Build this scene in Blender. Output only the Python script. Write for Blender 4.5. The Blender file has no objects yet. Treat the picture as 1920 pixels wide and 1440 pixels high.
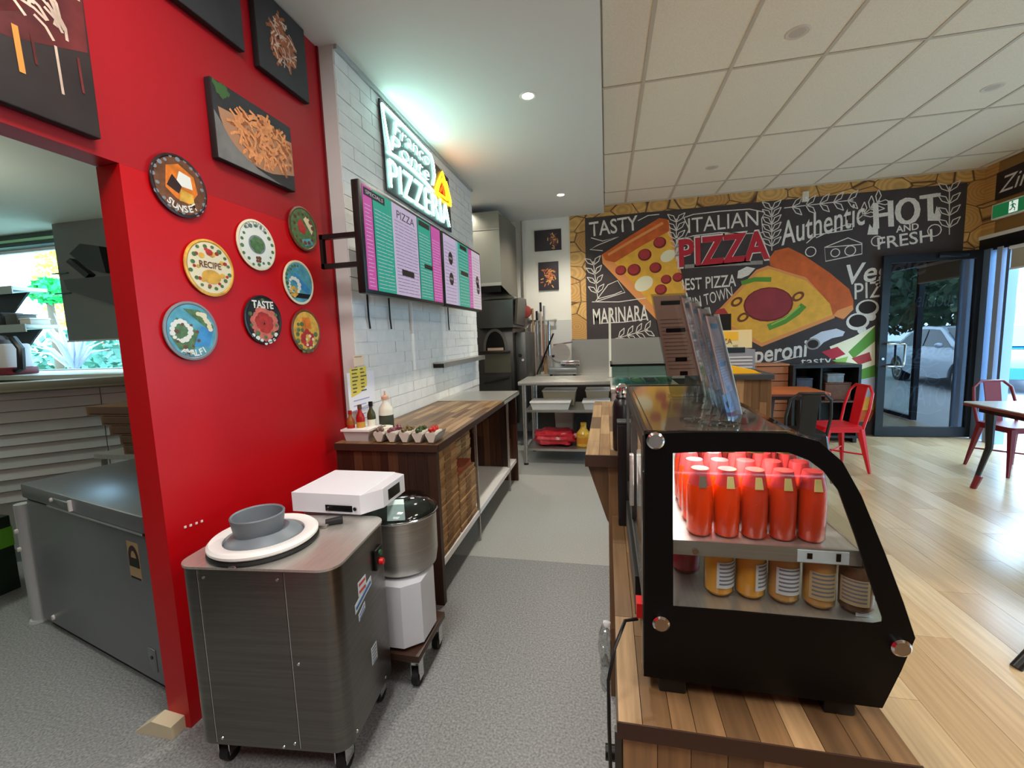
import bpy, bmesh, math, random
from mathutils import Vector, Matrix
random.seed(7)
S = bpy.context.scene
COL = S.collection
PI = math.pi
# ------------------------------------------------------------------ camera, sky, light, exposure
EYE = Vector((0, 0, 1.45))
def set_camera():
    yaw, pitch, roll = -0.215996158, -0.109002257, -0.0362306986
    f = Vector((math.sin(yaw)*math.cos(pitch), math.cos(yaw)*math.cos(pitch), math.sin(pitch)))
    r0 = Vector((math.cos(yaw), -math.sin(yaw), 0)); u0 = r0.cross(f)
    r = r0*math.cos(roll)+u0*math.sin(roll); u = r.cross(f)
    m = Matrix(((r.x, u.x, -f.x, EYE.x), (r.y, u.y, -f.y, EYE.y), (r.z, u.z, -f.z, EYE.z), (0, 0, 0, 1)))
    cd = bpy.data.cameras.new('camera'); cd.sensor_width = 36; cd.lens = 36*817.1/1920
    cd.clip_start = 0.02; cd.clip_end = 200
    co = bpy.data.objects.new('camera', cd); COL.objects.link(co); co.matrix_world = m
    S.camera = co
set_camera()
S.view_settings.view_transform = 'Standard'; S.view_settings.look = 'None'
S.view_settings.gamma = 1; S.view_settings.use_curve_mapping = False
S.view_settings.exposure = 0.28
w = bpy.data.worlds.new('world'); S.world = w; w.use_nodes = True
bg = w.node_tree.nodes['Background']; bg.inputs[0].default_value = (.48, .74, 1.0, 1); bg.inputs[1].default_value = 12
def area(name, loc, rot, sx, sy, power, col=(1, 1, 1)):
    ld = bpy.data.lights.new(name, 'AREA'); ld.shape = 'RECTANGLE'; ld.size = sx; ld.size_y = sy
    ld.energy = power; ld.color = col
    lo = bpy.data.objects.new(name, ld); COL.objects.link(lo); lo.location = loc; lo.rotation_euler = rot
    return lo
def spot(name, loc, power, col, size=2.3, blend=.7, rad=.05):
    ld = bpy.data.lights.new(name, 'SPOT'); ld.energy = power; ld.color = col; ld.spot_size = size; ld.spot_blend = blend
    ld.shadow_soft_size = rad
    lo = bpy.data.objects.new(name, ld); COL.objects.link(lo); lo.location = loc
    return lo
# unseen area lamps added overhead to light the shop; the visible downlights follow
area('shop_fill_light', (-.7, -.6, 3.08), (0, 0, 0), .9, .9, 26, (1, .97, .92))
area('shop_fill_light', (2.3, -.3, 3.17), (0, 0, 0), 1.1, 1.1, 44, (1, .93, .84))
area('shop_fill_light', (2.3, 1.1, 3.17), (0, 0, 0), .5, .5, 34, (1, .88, .72))
area('shop_fill_light', (-.7, .9, 3.08), (0, 0, 0), .5, .5, 24, (1, .97, .92))
bl = spot('back_room_fill_light', (-4.3, 1.5, 2.3), 34, (.96, 1, .90)); bl.data.type = 'POINT'; bl.data.shadow_soft_size = .12  # unseen fill lamp added to brighten the back room
for yy in (3.2, 5.44):
    spot('downlight_light', (-.515, yy, 3.07), 85, (1, .93, .8))
spot('alcove_spot_light', (-1.75, 5.35, 3.07), 25, (1, .93, .8))  # spot light in the oven alcove, without a fitting
# ------------------------------------------------------------------ materials
def lin(c):
    def g(v):
        v /= 255.
        return v/12.92 if v <= .04045 else ((v+.055)/1.055)**2.4
    return (g(c[0]), g(c[1]), g(c[2]), 1)
MATS = {}
def mat(name, col, rough=.5, metal=0, vary=None, bump=None, emit=0, trans=0, coat=0, spec=.5, ior=1.45, rnd=None, stretch=None, alpha=1):
    """vary=(scale, amount) value noise; bump=(scale, strength); rnd=list of colours picked per object; stretch=xyz scaling of the noise"""
    if name in MATS: return MATS[name]
    m = bpy.data.materials.new(name); m.use_nodes = True
    n, l = m.node_tree.nodes, m.node_tree.links
    b = n['Principled BSDF']
    b.inputs['Base Color'].default_value = lin(col); b.inputs['Roughness'].default_value = rough
    b.inputs['Metallic'].default_value = metal; b.inputs['Transmission Weight'].default_value = trans
    b.inputs['Coat Weight'].default_value = coat; b.inputs['Specular IOR Level'].default_value = spec; b.inputs['IOR'].default_value = ior
    b.inputs['Alpha'].default_value = alpha
    if emit:
        b.inputs['Emission Color'].default_value = lin(col); b.inputs['Emission Strength'].default_value = emit
    src = None
    if rnd:
        oi = n.new('ShaderNodeObjectInfo'); rp = n.new('ShaderNodeValToRGB'); rp.color_ramp.interpolation = 'CONSTANT'
        els = rp.color_ramp.elements
        while len(els) < len(rnd): els.new(.5)
        for i, c in enumerate(rnd): els[i].position = i/len(rnd); els[i].color = lin(c)
        l.new(oi.outputs['Random'], rp.inputs['Fac']); src = rp.outputs['Color']
    geo = None
    def coords():
        g = n.new('ShaderNodeNewGeometry'); mp = n.new('ShaderNodeMapping')
        if stretch: mp.inputs['Scale'].default_value = stretch
        l.new(g.outputs['Position'], mp.inputs['Vector'])
        return mp.outputs['Vector']
    if vary:
        nz = n.new('ShaderNodeTexNoise'); nz.inputs['Scale'].default_value = vary[0]; nz.inputs['Detail'].default_value = 5
        l.new(coords(), nz.inputs['Vector'])
        mr = n.new('ShaderNodeMapRange'); mr.inputs[1].default_value = .3; mr.inputs[2].default_value = .7
        mr.inputs[3].default_value = 1-vary[1]; mr.inputs[4].default_value = 1+vary[1]
        l.new(nz.outputs['Fac'], mr.inputs[0])
        mx = n.new('ShaderNodeVectorMath'); mx.operation = 'SCALE'
        if src: l.new(src, mx.inputs[0])
        else: mx.inputs[0].default_value = lin(col)[:3]
        l.new(mr.outputs[0], mx.inputs['Scale']); src = mx.outputs[0]
    if src: l.new(src, b.inputs['Base Color'])
    if bump:
        nz = n.new('ShaderNodeTexNoise'); nz.inputs['Scale'].default_value = bump[0]; nz.inputs['Detail'].default_value = 3
        l.new(coords(), nz.inputs['Vector'])
        bp = n.new('ShaderNodeBump'); bp.inputs['Strength'].default_value = bump[1]; bp.inputs['Distance'].default_value = .004
        l.new(nz.outputs['Fac'], bp.inputs['Height']); l.new(bp.outputs['Normal'], b.inputs['Normal'])
    MATS[name] = m
    return m
def screen_mat(name, col, strength=1.0):
    if name in MATS: return MATS[name]
    m = bpy.data.materials.new(name); m.use_nodes = True
    b = m.node_tree.nodes['Principled BSDF']
    b.inputs['Base Color'].default_value = (.01, .01, .01, 1); b.inputs['Roughness'].default_value = .35
    b.inputs['Emission Color'].default_value = lin(col); b.inputs['Emission Strength'].default_value = strength
    MATS[name] = m
    return m
def clear_mat(name, tint=(255, 255, 255), refl=1.0, rough=.02, ior=1.5):
    """thin clear sheet: see-through with Fresnel reflection"""
    if name in MATS: return MATS[name]
    m = bpy.data.materials.new(name); m.use_nodes = True
    n, l = m.node_tree.nodes, m.node_tree.links
    n.remove(n['Principled BSDF'])
    t = n.new('ShaderNodeBsdfTransparent'); t.inputs[0].default_value = lin(tint)
    g = n.new('ShaderNodeBsdfGlossy'); g.inputs['Roughness'].default_value = rough; g.inputs[0].default_value = (refl, refl, refl, 1)
    f = n.new('ShaderNodeFresnel'); f.inputs[0].default_value = ior
    mx = n.new('ShaderNodeMixShader')
    ge = n.new('ShaderNodeNewGeometry'); sb = n.new('ShaderNodeMath'); sb.operation = 'SUBTRACT'; sb.use_clamp = True
    l.new(f.outputs[0], sb.inputs[0]); l.new(ge.outputs['Backfacing'], sb.inputs[1])     # the inner face of a thin pane only lets light out
    l.new(sb.outputs[0], mx.inputs[0]); l.new(t.outputs[0], mx.inputs[1]); l.new(g.outputs[0], mx.inputs[2])
    l.new(mx.outputs[0], n['Material Output'].inputs['Surface'])
    MATS[name] = m
    return m
ACACIA = [(118, 90, 60), (136, 104, 70), (150, 118, 82), (96, 71, 47), (128, 97, 65), (160, 129, 92), (108, 81, 53)]
DARKW = [(62, 38, 26), (84, 54, 36), (50, 30, 22), (98, 66, 44), (72, 45, 30)]
def wood(axis, pal=ACACIA, name='acacia_', rough=.35):
    st = {'x': (2, 40, 40), 'y': (40, 2, 40), 'z': (40, 40, 2)}[axis]
    return mat(name+axis, (110, 70, 45), rough, vary=(1.6, .28), bump=(2, .08), rnd=pal, stretch=st)
RED = mat('red_paint', (192, 7, 18), .38, vary=(3, .03), bump=(60, .02))
WHITE = mat('white_paint', (232, 228, 218), .6, vary=(3, .02))
CEIL = mat('smooth_ceiling_paint', (215, 214, 208), .7)
TILE = mat('mineral_tile', (232, 217, 193), .85, vary=(160, .07), bump=(220, .15))
GRID = mat('ceiling_grid_metal', (196, 182, 160), .5)
BRICK = mat('white_painted_brick', (226, 226, 222), .65, vary=(14, .05), bump=(45, .5))
GROUT = mat('white_brick_joint', (218, 219, 217), .8)
STEEL = mat('brushed_steel', (186, 184, 178), .32, .85, vary=(3, .1), stretch=(1, 1, 60), bump=(4, .02))
STEELX = mat('brushed_steel_flat', (206, 204, 198), .34, .75, vary=(3, .08), stretch=(60, 3, 1))
DSTEEL = mat('dark_oven_steel', (82, 80, 78), .35, 1, vary=(4, .1))
CHROME = mat('chrome', (215, 215, 215), .12, 1)
BLACK = mat('black_plastic', (14, 14, 15), .35)
MBLACK = mat('matt_black_print', (5, 5, 6), .4, spec=.25)
GREYP = mat('grey_plastic', (112, 120, 128), .45)
WPLAST = mat('white_plastic', (238, 236, 234), .35)
RUBBER = mat('black_rubber', (22, 22, 24), .6)
VINYL = mat('grey_speckled_vinyl', (140, 142, 143), .40, vary=(120, .42), bump=(300, .05))
VINYLF = mat('pale_grey_vinyl', (172, 173, 170), .34, vary=(120, .16), bump=(300, .03))
CARD = mat('brown_cardboard', (158, 122, 80), .8, vary=(20, .1), rnd=[(160, 124, 82), (150, 114, 74), (170, 134, 92), (142, 106, 68)])
CARDD = mat('dark_cardboard_edge', (122, 92, 60), .85)
CLEAR = clear_mat('clear_acrylic', (246, 250, 250), 1, .03)
GLASS = clear_mat('window_glass', (235, 242, 242), 1, .0)
DGLASS = clear_mat('tinted_door_glass', (160, 168, 180), 1.0, .0, 2.0)

# ------------------------------------------------------------------ building helpers
class MB:
    def __init__(s): s.b = bmesh.new()
    def box(s, x0, x1, y0, y1, z0, z1, bev=0):
        vs = [s.b.verts.new((x, y, z)) for x in (x0, x1) for y in (y0, y1) for z in (z0, z1)]
        fs = [s.b.faces.new([vs[i] for i in q]) for q in ((0, 1, 3, 2), (4, 6, 7, 5), (0, 4, 5, 1), (2, 3, 7, 6), (0, 2, 6, 4), (1, 5, 7, 3))]
        if bev:
            es = list({e for f in fs for e in f.edges})
            bmesh.ops.bevel(s.b, geom=es, offset=bev, segments=2, affect='EDGES', profile=.5)
        return s
    def prism(s, pts, vec):
        v = Vector(vec); n = len(pts)
        a = [s.b.verts.new(p) for p in pts]; c = [s.b.verts.new(Vector(p)+v) for p in pts]
        s.b.faces.new(a[::-1]); s.b.faces.new(c)
        for i in range(n): s.b.faces.new((a[i], a[(i+1) % n], c[(i+1) % n], c[i]))
        bmesh.ops.recalc_face_normals(s.b, faces=s.b.faces[:])
        return s
    def poly(s, pts):
        s.b.faces.new([s.b.verts.new(p) for p in pts]); return s
    def ring(s, outer, inner, vec):
        """frame: two loops of equal length, extruded by vec"""
        v = Vector(vec); n = len(outer)
        o = [s.b.verts.new(p) for p in outer]; i_ = [s.b.verts.new(p) for p in inner]
        o2 = [s.b.verts.new(Vector(p)+v) for p in outer]; i2 = [s.b.verts.new(Vector(p)+v) for p in inner]
        for k in range(n):
            j = (k+1) % n
            for q in ((o[k], o[j], i_[j], i_[k]), (o2[k], i2[k], i2[j], o2[j]), (o[k], o2[k], o2[j], o[j]), (i_[k], i_[j], i2[j], i2[k])): s.b.faces.new(q)
        bmesh.ops.recalc_face_normals(s.b, faces=s.b.faces[:])
        return s
    def cone(s, p0, p1, r0, r1, n=16):
        p0, p1 = Vector(p0), Vector(p1); d = (p1-p0).normalized()
        a = d.orthogonal().normalized(); c = d.cross(a)
        def rg(p, r): return [s.b.verts.new(p+(a*math.cos(2*PI*k/n)+c*math.sin(2*PI*k/n))*r) for k in range(n)]
        A, B = rg(p0, r0), rg(p1, r1)
        for k in range(n): s.b.faces.new((A[k], A[(k+1) % n], B[(k+1) % n], B[k]))
        s.b.faces.new(A[::-1]); s.b.faces.new(B)
        return s
    def lathe(s, c, prof, n=24, axis='z', tilt=None, cap=True):
        c = Vector(c); rings = []
        for r, h in prof:
            rg = []
            for k in range(n):
                a = 2*PI*k/n; q = Vector((r*math.cos(a), r*math.sin(a), h))
                if axis == 'x': q = Vector((q.z, q.x, q.y))
                if axis == 'y': q = Vector((q.y, q.z, q.x))
                if tilt: q = tilt @ q
                rg.append(s.b.verts.new(c+q))
            rings.append(rg)
        for A, B in zip(rings, rings[1:]):
            for k in range(n): s.b.faces.new((A[k], A[(k+1) % n], B[(k+1) % n], B[k]))
        if cap and prof[0] != prof[-1]:
            if prof[0][0] > 1e-5: s.b.faces.new(rings[0][::-1])
            if prof[-1][0] > 1e-5 and len(prof) > 2: s.b.faces.new(rings[-1])
        bmesh.ops.remove_doubles(s.b, verts=[v for r in rings for v in r], dist=1e-6)
        return s
    def tube(s, pts, r, n=8, closed=False):
        pts = [Vector(p) for p in pts]; m = len(pts); rings = []; prev = None
        for i, p in enumerate(pts):
            a = pts[(i-1) % m] if (closed or i) else p; c = pts[(i+1) % m] if (closed or i < m-1) else p
            d = (c-a).normalized()
            u = d.orthogonal() if prev is None else prev-d*prev.dot(d)
            u = u.normalized() if u.length > 1e-6 else d.orthogonal().normalized()
            prev = u; v = d.cross(u)
            rr = r[i] if isinstance(r, (list, tuple)) else r
            rings.append([s.b.verts.new(p+(u*math.cos(2*PI*k/n)+v*math.sin(2*PI*k/n))*rr) for k in range(n)])
        seq = list(zip(rings, rings[1:])) + ([(rings[-1], rings[0])] if closed else [])
        for A, B in seq:
            for k in range(n): s.b.faces.new((A[k], A[(k+1) % n], B[(k+1) % n], B[k]))
        if not closed: s.b.faces.new(rings[0][::-1]); s.b.faces.new(rings[-1])
        return s
    def strip(s, pts, w, nrm):
        """flat ribbon along pts lying in the plane with normal nrm"""
        pts = [Vector(p) for p in pts]; nrm = Vector(nrm); L = []
        for i, p in enumerate(pts):
            d = (pts[min(i+1, len(pts)-1)]-pts[max(i-1, 0)]).normalized(); q = nrm.cross(d)*(w/2)
            L.append((s.b.verts.new(p-q), s.b.verts.new(p+q)))
        for (a, b_), (c, d) in zip(L, L[1:]): s.b.faces.new((a, c, d, b_))
        return s
    def ico(s, c, r, sub=2, scale=(1, 1, 1), jit=0):
        g = bmesh.ops.create_icosphere(s.b, subdivisions=sub, radius=1)
        for v in g['verts']:
            k = 1+random.uniform(-jit, jit)
            v.co = Vector((v.co.x*r*scale[0]*k+c[0], v.co.y*r*scale[1]*k+c[1], v.co.z*r*scale[2]*k+c[2]))
        return s
BASE = {}
def tag(o, label=None, cat=None, group=None, kind=None):
    if label: o['label'] = label
    if cat: o['category'] = cat
    if group: o['group'] = group
    if kind: o['kind'] = kind
    return o
def mesh_obj(name, me, parent=None, loc=None):
    o = bpy.data.objects.new(name, me); COL.objects.link(o)
    if parent: o.parent = parent; BASE[o] = BASE[parent]
    else: BASE[o] = Vector(loc or (0, 0, 0)); o.location = BASE[o]
    return o
def mk(name, mb, m, parent=None, label=None, cat=None, group=None, kind=None, smooth=True, base=None):
    """one mesh object built in room coordinates; base is the origin of a top-level one"""
    off = BASE[parent] if parent else Vector(base or (0, 0, 0))
    bm = mb.b
    if off.length: bmesh.ops.translate(bm, verts=bm.verts[:], vec=-off)
    me = bpy.data.meshes.new(name); bm.to_mesh(me); bm.free(); me.materials.append(m)
    if smooth:
        me.polygons.foreach_set('use_smooth', [True]*len(me.polygons)); me.set_sharp_from_angle(angle=math.radians(38))
    return tag(mesh_obj(name, me, parent, off), label, cat, group, kind)
def thing(name, loc, label, cat, group=None, kind=None):
    o = bpy.data.objects.new(name, None); COL.objects.link(o); o.location = loc; BASE[o] = Vector(loc); o.empty_display_size = .1
    return tag(o, label, cat, group, kind)
def dup(root, loc, rotz=None, label=None, scale=None):
    r = root.copy(); COL.objects.link(r); r.location = loc; BASE[r] = Vector(loc)
    if rotz is not None: r.rotation_euler = (0, 0, rotz)
    if scale: r.scale = scale
    if label: r['label'] = label
    for ch in list(root.children):
        c = ch.copy(); COL.objects.link(c); c.parent = r
        for g in list(ch.children):
            d = g.copy(); COL.objects.link(d); d.parent = c
    return r
UNIT = {}
def unit_box(m, bev=0.0):
    k = (m.name, bev)
    if k not in UNIT:
        b = MB().box(-.5, .5, -.5, .5, -.5, .5, bev).b
        me = bpy.data.meshes.new('piece'); b.to_mesh(me); b.free(); me.materials.append(m); UNIT[k] = me
    return UNIT[k]
def piece(name, m, parent, x0, x1, y0, y1, z0, z1, bev=0.0):
    """one cheap box-shaped piece sharing mesh data with its likes"""
    o = bpy.data.objects.new(name, unit_box(m, bev)); COL.objects.link(o); o.parent = parent; BASE[o] = BASE[parent]
    c = Vector(((x0+x1)/2, (y0+y1)/2, (z0+z1)/2))-BASE[parent]
    o.location = c; o.scale = (x1-x0, y1-y0, z1-z0)
    return o
def staves(parent, name, axis, x0, x1, y0, y1, z0, z1, across, wid, lengths, pal=None, gap=.0012):
    """butcher-block staves running along axis; across is the axis they lie side by side on"""
    m = wood(axis) if pal is None else wood(axis, pal, 'walnut_')
    R = {'x': [x0, x1], 'y': [y0, y1], 'z': [z0, z1]}
    a = R[across][0]
    while a < R[across][1]-1e-4:
        a2 = min(a+wid*random.uniform(.85, 1.15), R[across][1])
        if R[across][1]-a2 < wid*.4: a2 = R[across][1]
        l = R[axis][0]-random.uniform(0, lengths*.6)
        while l < R[axis][1]-1e-4:
            l2 = l+lengths*random.uniform(.7, 1.3)
            if R[axis][1]-l2 < lengths*.25: l2 = R[axis][1]
            q = {k: list(v) for k, v in R.items()}
            q[across] = [a+gap/2, a2-gap/2]; q[axis] = [max(l, R[axis][0])+gap/2, min(l2, R[axis][1])-gap/2]
            if q[axis][1]-q[axis][0] > .004: piece(name, m, parent, *q['x'], *q['y'], *q['z'])
            l = l2
        a = a2
PLANES = {'far': lambda y: (lambda u, v, d=0: Vector((u, y-d, v))), 'left': lambda x: (lambda u, v, d=0: Vector((x+d, u, v))),
          'right': lambda x: (lambda u, v, d=0: Vector((x-d, -u, v)))}
NRM = {'far': (0, -1, 0), 'left': (1, 0, 0), 'right': (-1, 0, 0)}
def text(body, plane, at, u, v, size, m, parent, name='lettering', shear=0, bold=0, rot=0, sx=1, align='CENTER', d=.001, depth=0, fit=None):
    if fit: size = 1
    cu = bpy.data.curves.new('t', 'FONT'); cu.body = body; cu.size = size; cu.shear = shear; cu.offset = bold*size; cu.align_x = align; cu.align_y = 'CENTER'
    cu.resolution_u = 3; cu.extrude = depth
    ob = bpy.data.objects.new('t', cu)
    me = bpy.data.meshes.new_from_object(ob)
    bpy.data.objects.remove(ob); bpy.data.curves.remove(cu)
    f = PLANES[plane](at); c, s = math.cos(rot), math.sin(rot)
    off = BASE[parent]
    xs = [q.co.x for q in me.vertices]; ys = [q.co.y for q in me.vertices]; ox = oy = 0; sy = 1
    if fit:
        sx = fit[0]/(max(xs)-min(xs)); sy = fit[1]/(max(ys)-min(ys)); ox = -(max(xs)+min(xs))/2; oy = -(max(ys)+min(ys))/2
    for vt in me.vertices:
        x, y = (vt.co.x+ox)*sx, (vt.co.y+oy)*sy
        vt.co = f(u+x*c-y*s, v+x*s+y*c, d+vt.co.z)-off
    me.materials.clear(); me.materials.append(m); me.name = name
    return mesh_obj(name, me, parent)
def arc(cx, cy, r, a0, a1, n=12, ry=None):
    return [(cx+r*math.cos(math.radians(a0+(a1-a0)*k/n)), cy+(ry or r)*math.sin(math.radians(a0+(a1-a0)*k/n))) for k in range(n+1)]

# ------------------------------------------------------------------ the room
def struct(name, mb, m, **k): return mk(name, mb, m, kind='structure', **k)
struct('floor', MB().box(-7, .02, -3, 2.643, -.1, 0), VINYL)
struct('floor.001', MB().box(-7, .02, 2.645, 6.45, -.1, 0), VINYLF)
fl = struct('floor.002', MB().box(.02, 4.4, -3, 6.45, -.1, -.006), mat('plank_joint', (96, 70, 44), .7))
OAKP = [(200, 170, 130), (190, 158, 118), (208, 180, 142), (184, 152, 112), (196, 166, 126), (204, 174, 134)]
oak = mat('oak_plank', (190, 150, 100), .22, vary=(2.2, .14), bump=(3, .05), rnd=OAKP, stretch=(26, 1.1, 26), spec=.9)
k = 0
x = .02
while x < 4.39:
    y = .2-(k % 3)*.41
    while y < 6.44:
        y2 = min(y+1.22, 6.45)
        piece('floor_plank', oak, fl, x+.0008, min(x+.19, 4.4)-.0008, y+.0008, y2-.0008, -.006, 0); y = y2
    x += .19; k += 1
struct('wall_left', MB().box(-1.675, -1.575, 1.215, 2.36, 0, 2.068).box(-1.675, -1.575, -3, -.1, 0, 2.068), RED)
struct('wall_left.001', MB().box(-1.675, -1.579, -3, 2.36, 2.07, 3.25), mat('red_paint_neon_wash', (166, 22, 32), .36))  # neon wash on the upper wall put into its duller red
for u, v in [(1.286,0.774),(1.308,0.771),(1.332,0.769),(1.355,0.767)]: piece('wall_plug', WPLAST, bpy.data.objects['wall_left'], -1.575, -1.572, u-.004, u+.004, v-.004, v+.004)
struct('trim_1', MB().box(-1.60, -1.568, 2.36, 2.372, 0, 3.11), mat('dark_red_edge', (120, 6, 14), .5))
struct('baseboard_left', MB().prism([(-1.78, 1.16, 0), (-1.60, 1.16, 0), (-1.60, 1.16, .05), (-1.69, 1.16, .06)], (0, .055, 0)), mat('cream_skirting', (222, 208, 176), .5))
bw = struct('wall_brick', MB().box(-1.64, -1.4805, 2.372, 4.93, 0, 3.11).box(-2.3, -1.64, 4.83, 4.93, 0, 3.11), GROUT)
z = .90
r = 0
while z < 3.1:
    z2 = min(z+.078, 3.108); y = 2.375-(r % 2)*.12
    while y < 4.925:
        a, b = max(y, 2.375)+.002, min(y+.255, 4.928)-.002
        if b-a > .02:
            o = piece('brick', BRICK, bw, -1.49, -1.475+random.uniform(-.002, .002), a, b, z+.002, z2-.002)
            o.rotation_euler = (random.uniform(-.006, .006), 0, random.uniform(-.012, .012))
        y += .255
    z += .078; r += 1
struct('wall_far', MB().box(-2.4, 4.5, 6.45, 6.57, 0, 3.3), WHITE)
struct('wall_alcove', MB().box(-2.4, -2.3, 3.7, 6.45, 0, 3.3), WHITE)
struct('wall_back', MB().box(-7, 4.5, -3.1, -3, 0, 3.3), mat('back_wall_paint', (150, 146, 140), .6))
struct('wall_right', MB().box(4.4, 4.5, -3, .5, 0, 3.3).box(4.4, 4.5, .5, 6.45, 2.40, 3.3), mat('tan_paint', (150, 112, 62), .55))
struct('ceiling', MB().box(-2.4, -.03, -3, 6.45, 3.11, 3.16).box(-.03, -.012, -3, 6.45, 3.11, 3.26), CEIL)
struct('roof', MB().box(-2.4, 4.6, -3.2, 6.6, 3.3, 3.36).box(-7.2, -2.4, -3.2, 3.7, 3.3, 3.36), GROUT)  # first slab pieces: unseen, added above the ceilings to block the sky
struct('trim_2', MB().box(-1.474, -1.455, 2.373, 4.93, 3.085, 3.11), mat('grey_cornice', (176, 180, 178), .6))
ce = struct('ceiling.001', MB().box(-.012, 4.4, -3, 6.45, 3.236, 3.25), GRID)
XL = [-.012]+[.28+.5755*k for k in range(8)]
XL = [v for v in XL if v < 4.4]+[4.4]
YL = [-2.64, -1.418, -.196, 1.026, 2.248, 3.47, 4.692, 5.914, 6.45]
for a, b in zip(XL, XL[1:]):
    for c, d in zip(YL, YL[1:]): piece('ceiling_tile', TILE, ce, a+.012, b-.012, c+.012, d-.012, 3.222, 3.236)
for v in XL[1:-1]: piece('grid_bar', GRID, ce, v-.012, v+.012, -3, 6.45, 3.217, 3.23)
for v in YL[1:-1]: piece('grid_bar', GRID, ce, -.01, 4.4, v-.011, v+.011, 3.2175, 3.23)
piece('edge_trim', GRID, ce, -.01, 4.4, 6.425, 6.45, 3.205, 3.23)
# back room behind the red wall
BR = mat('back_room_paint', (206, 208, 190), .7)
struct('ceiling.002', MB().box(-7, -1.675, -3, 3.6, 2.68, 2.74), BR)
struct('window_1', MB().box(-6.75, -3.9, 3.59, 3.63, 1.22, 1.27).box(-6.75, -3.9, 3.59, 3.63, 2.53, 2.57).box(-6.75, -6.7, 3.59, 3.63, 1.22, 2.57).box(-3.95, -3.9, 3.59, 3.63, 1.22, 2.57), mat('window_frame_white', (226, 226, 220), .5))
struct('window_2', MB().box(-6.7, -3.95, 3.605, 3.611, 1.27, 2.53), GLASS)
struct('wall_window', MB().box(-7, -1.675, 3.6, 3.7, 0, 1.22).box(-7, -1.675, 3.6, 3.7, 2.57, 3.3).box(-7, -6.75, 3.6, 3.7, 1.22, 2.57).box(-3.9, -1.675, 3.6, 3.7, 1.22, 2.57), mat('olive_grey_paint', (120, 122, 112), .7))
struct('wall_side', MB().box(-7.1, -7, -3, 3.7, 0, 3.3), BR)
struct('trim_3', MB().box(-6.9, -4.75, 3.47, 3.6, 2.56, 2.675), mat('dark_green_blind_box', (36, 52, 40), .4))
struct('trim_4', MB().box(-6.9, -4.75, 3.455, 3.472, 2.60, 2.625), mat('pale_green_strip', (150, 190, 140), .3))  # narrow pale green strip along the blind box
struct('trim_13', MB().box(-6.9, -3.9, 2.86, 3.6, 1.222, 1.258), mat('sill_board', (150, 150, 140), .5))
# shopfront: frame, glazing, blind
FR = mat('black_aluminium', (24, 26, 30), .35, .3)
BF = mat('grey_blue_aluminium', (128, 150, 176), .35, .5)
sf = MB()
for y in (.5, 2.4, 4.3, 5.22): sf.box(4.40, 4.47, y-.03, y+.03, 0, 2.4)
sf.box(4.38, 4.48, .5, 6.44, 2.24, 2.4).box(4.40, 4.47, .5, 5.22, 0, .06)
struct('window_3', sf, FR)
struct('window_4', MB().box(4.43, 4.438, .53, 2.37, .06, 2.24).box(4.43, 4.438, 2.43, 4.27, .06, 2.24).box(4.43, 4.438, 4.33, 5.19, .06, 2.24), GLASS)
struct('trim_5', MB().box(4.36, 4.40, .5, 6.43, 2.385, 2.425), WHITE)
struct('trim_6', MB().box(4.36, 4.48, 6.24, 6.34, 0, 2.26), BF)
struct('trim_7', MB().box(4.37, 4.48, 6.10, 6.17, 0, 2.26), mat('pale_aluminium', (186, 198, 212), .35, .4))
struct('trim_8', MB().box(4.38, 4.47, 6.01, 6.05, 0, 2.26), BF)
rb = thing('roller_blind', (4.36, 5.6, 2.24), 'beige roller blind half drawn at the top of the shop entrance', 'blind')
mk('blind_cloth', MB().box(4.384, 4.388, 5.24, 6.0, 2.0, 2.24), mat('blind_cloth', (186, 178, 158), .8), rb)
mk('bottom_rail', MB().box(4.378, 4.394, 5.24, 6.0, 1.985, 2.005), WPLAST, rb)
mk('blind_tube', MB().cone((4.372, 5.24, 2.225), (4.372, 6.0, 2.225), .02, .02, 12), WPLAST, rb)
# black-framed glass door leaf standing open along the far wall
dr = thing('door_1', (3.36, 6.36, 0), None, None, kind='structure')
dd = MB(); O = [(3.345, 6.385, .01), (4.375, 6.385, .01), (4.375, 6.385, 2.27), (3.345, 6.385, 2.27)]
I = [(3.43, 6.385, .13), (4.305, 6.385, .13), (4.305, 6.385, 2.17), (3.43, 6.385, 2.17)]
mk('door_frame', dd.ring(O, I, (0, -.05, 0)), FR, dr)
mk('door_pane', MB().box(3.43, 4.305, 6.358, 6.364, .13, 2.17), DGLASS, dr)
hd = mk('pull_handle', MB().tube([(3.40, 6.335, 1.19), (3.40, 6.27, 1.19), (3.44, 6.265, 1.19), (3.57, 6.265, 1.19), (3.585, 6.265, 1.17), (3.585, 6.265, .93), (3.57, 6.265, .91), (3.44, 6.265, .91), (3.40, 6.27, .91), (3.40, 6.335, .91)], .013, 8), CHROME, dr)
mk('lock', MB().cone((3.385, 6.336, 1.0), (3.385, 6.32, 1.0), .016, .016, 12), CHROME, dr)
mk('door_closer', MB().box(3.9, 4.2, 6.30, 6.335, 2.2, 2.25, .005), FR, dr)
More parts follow.
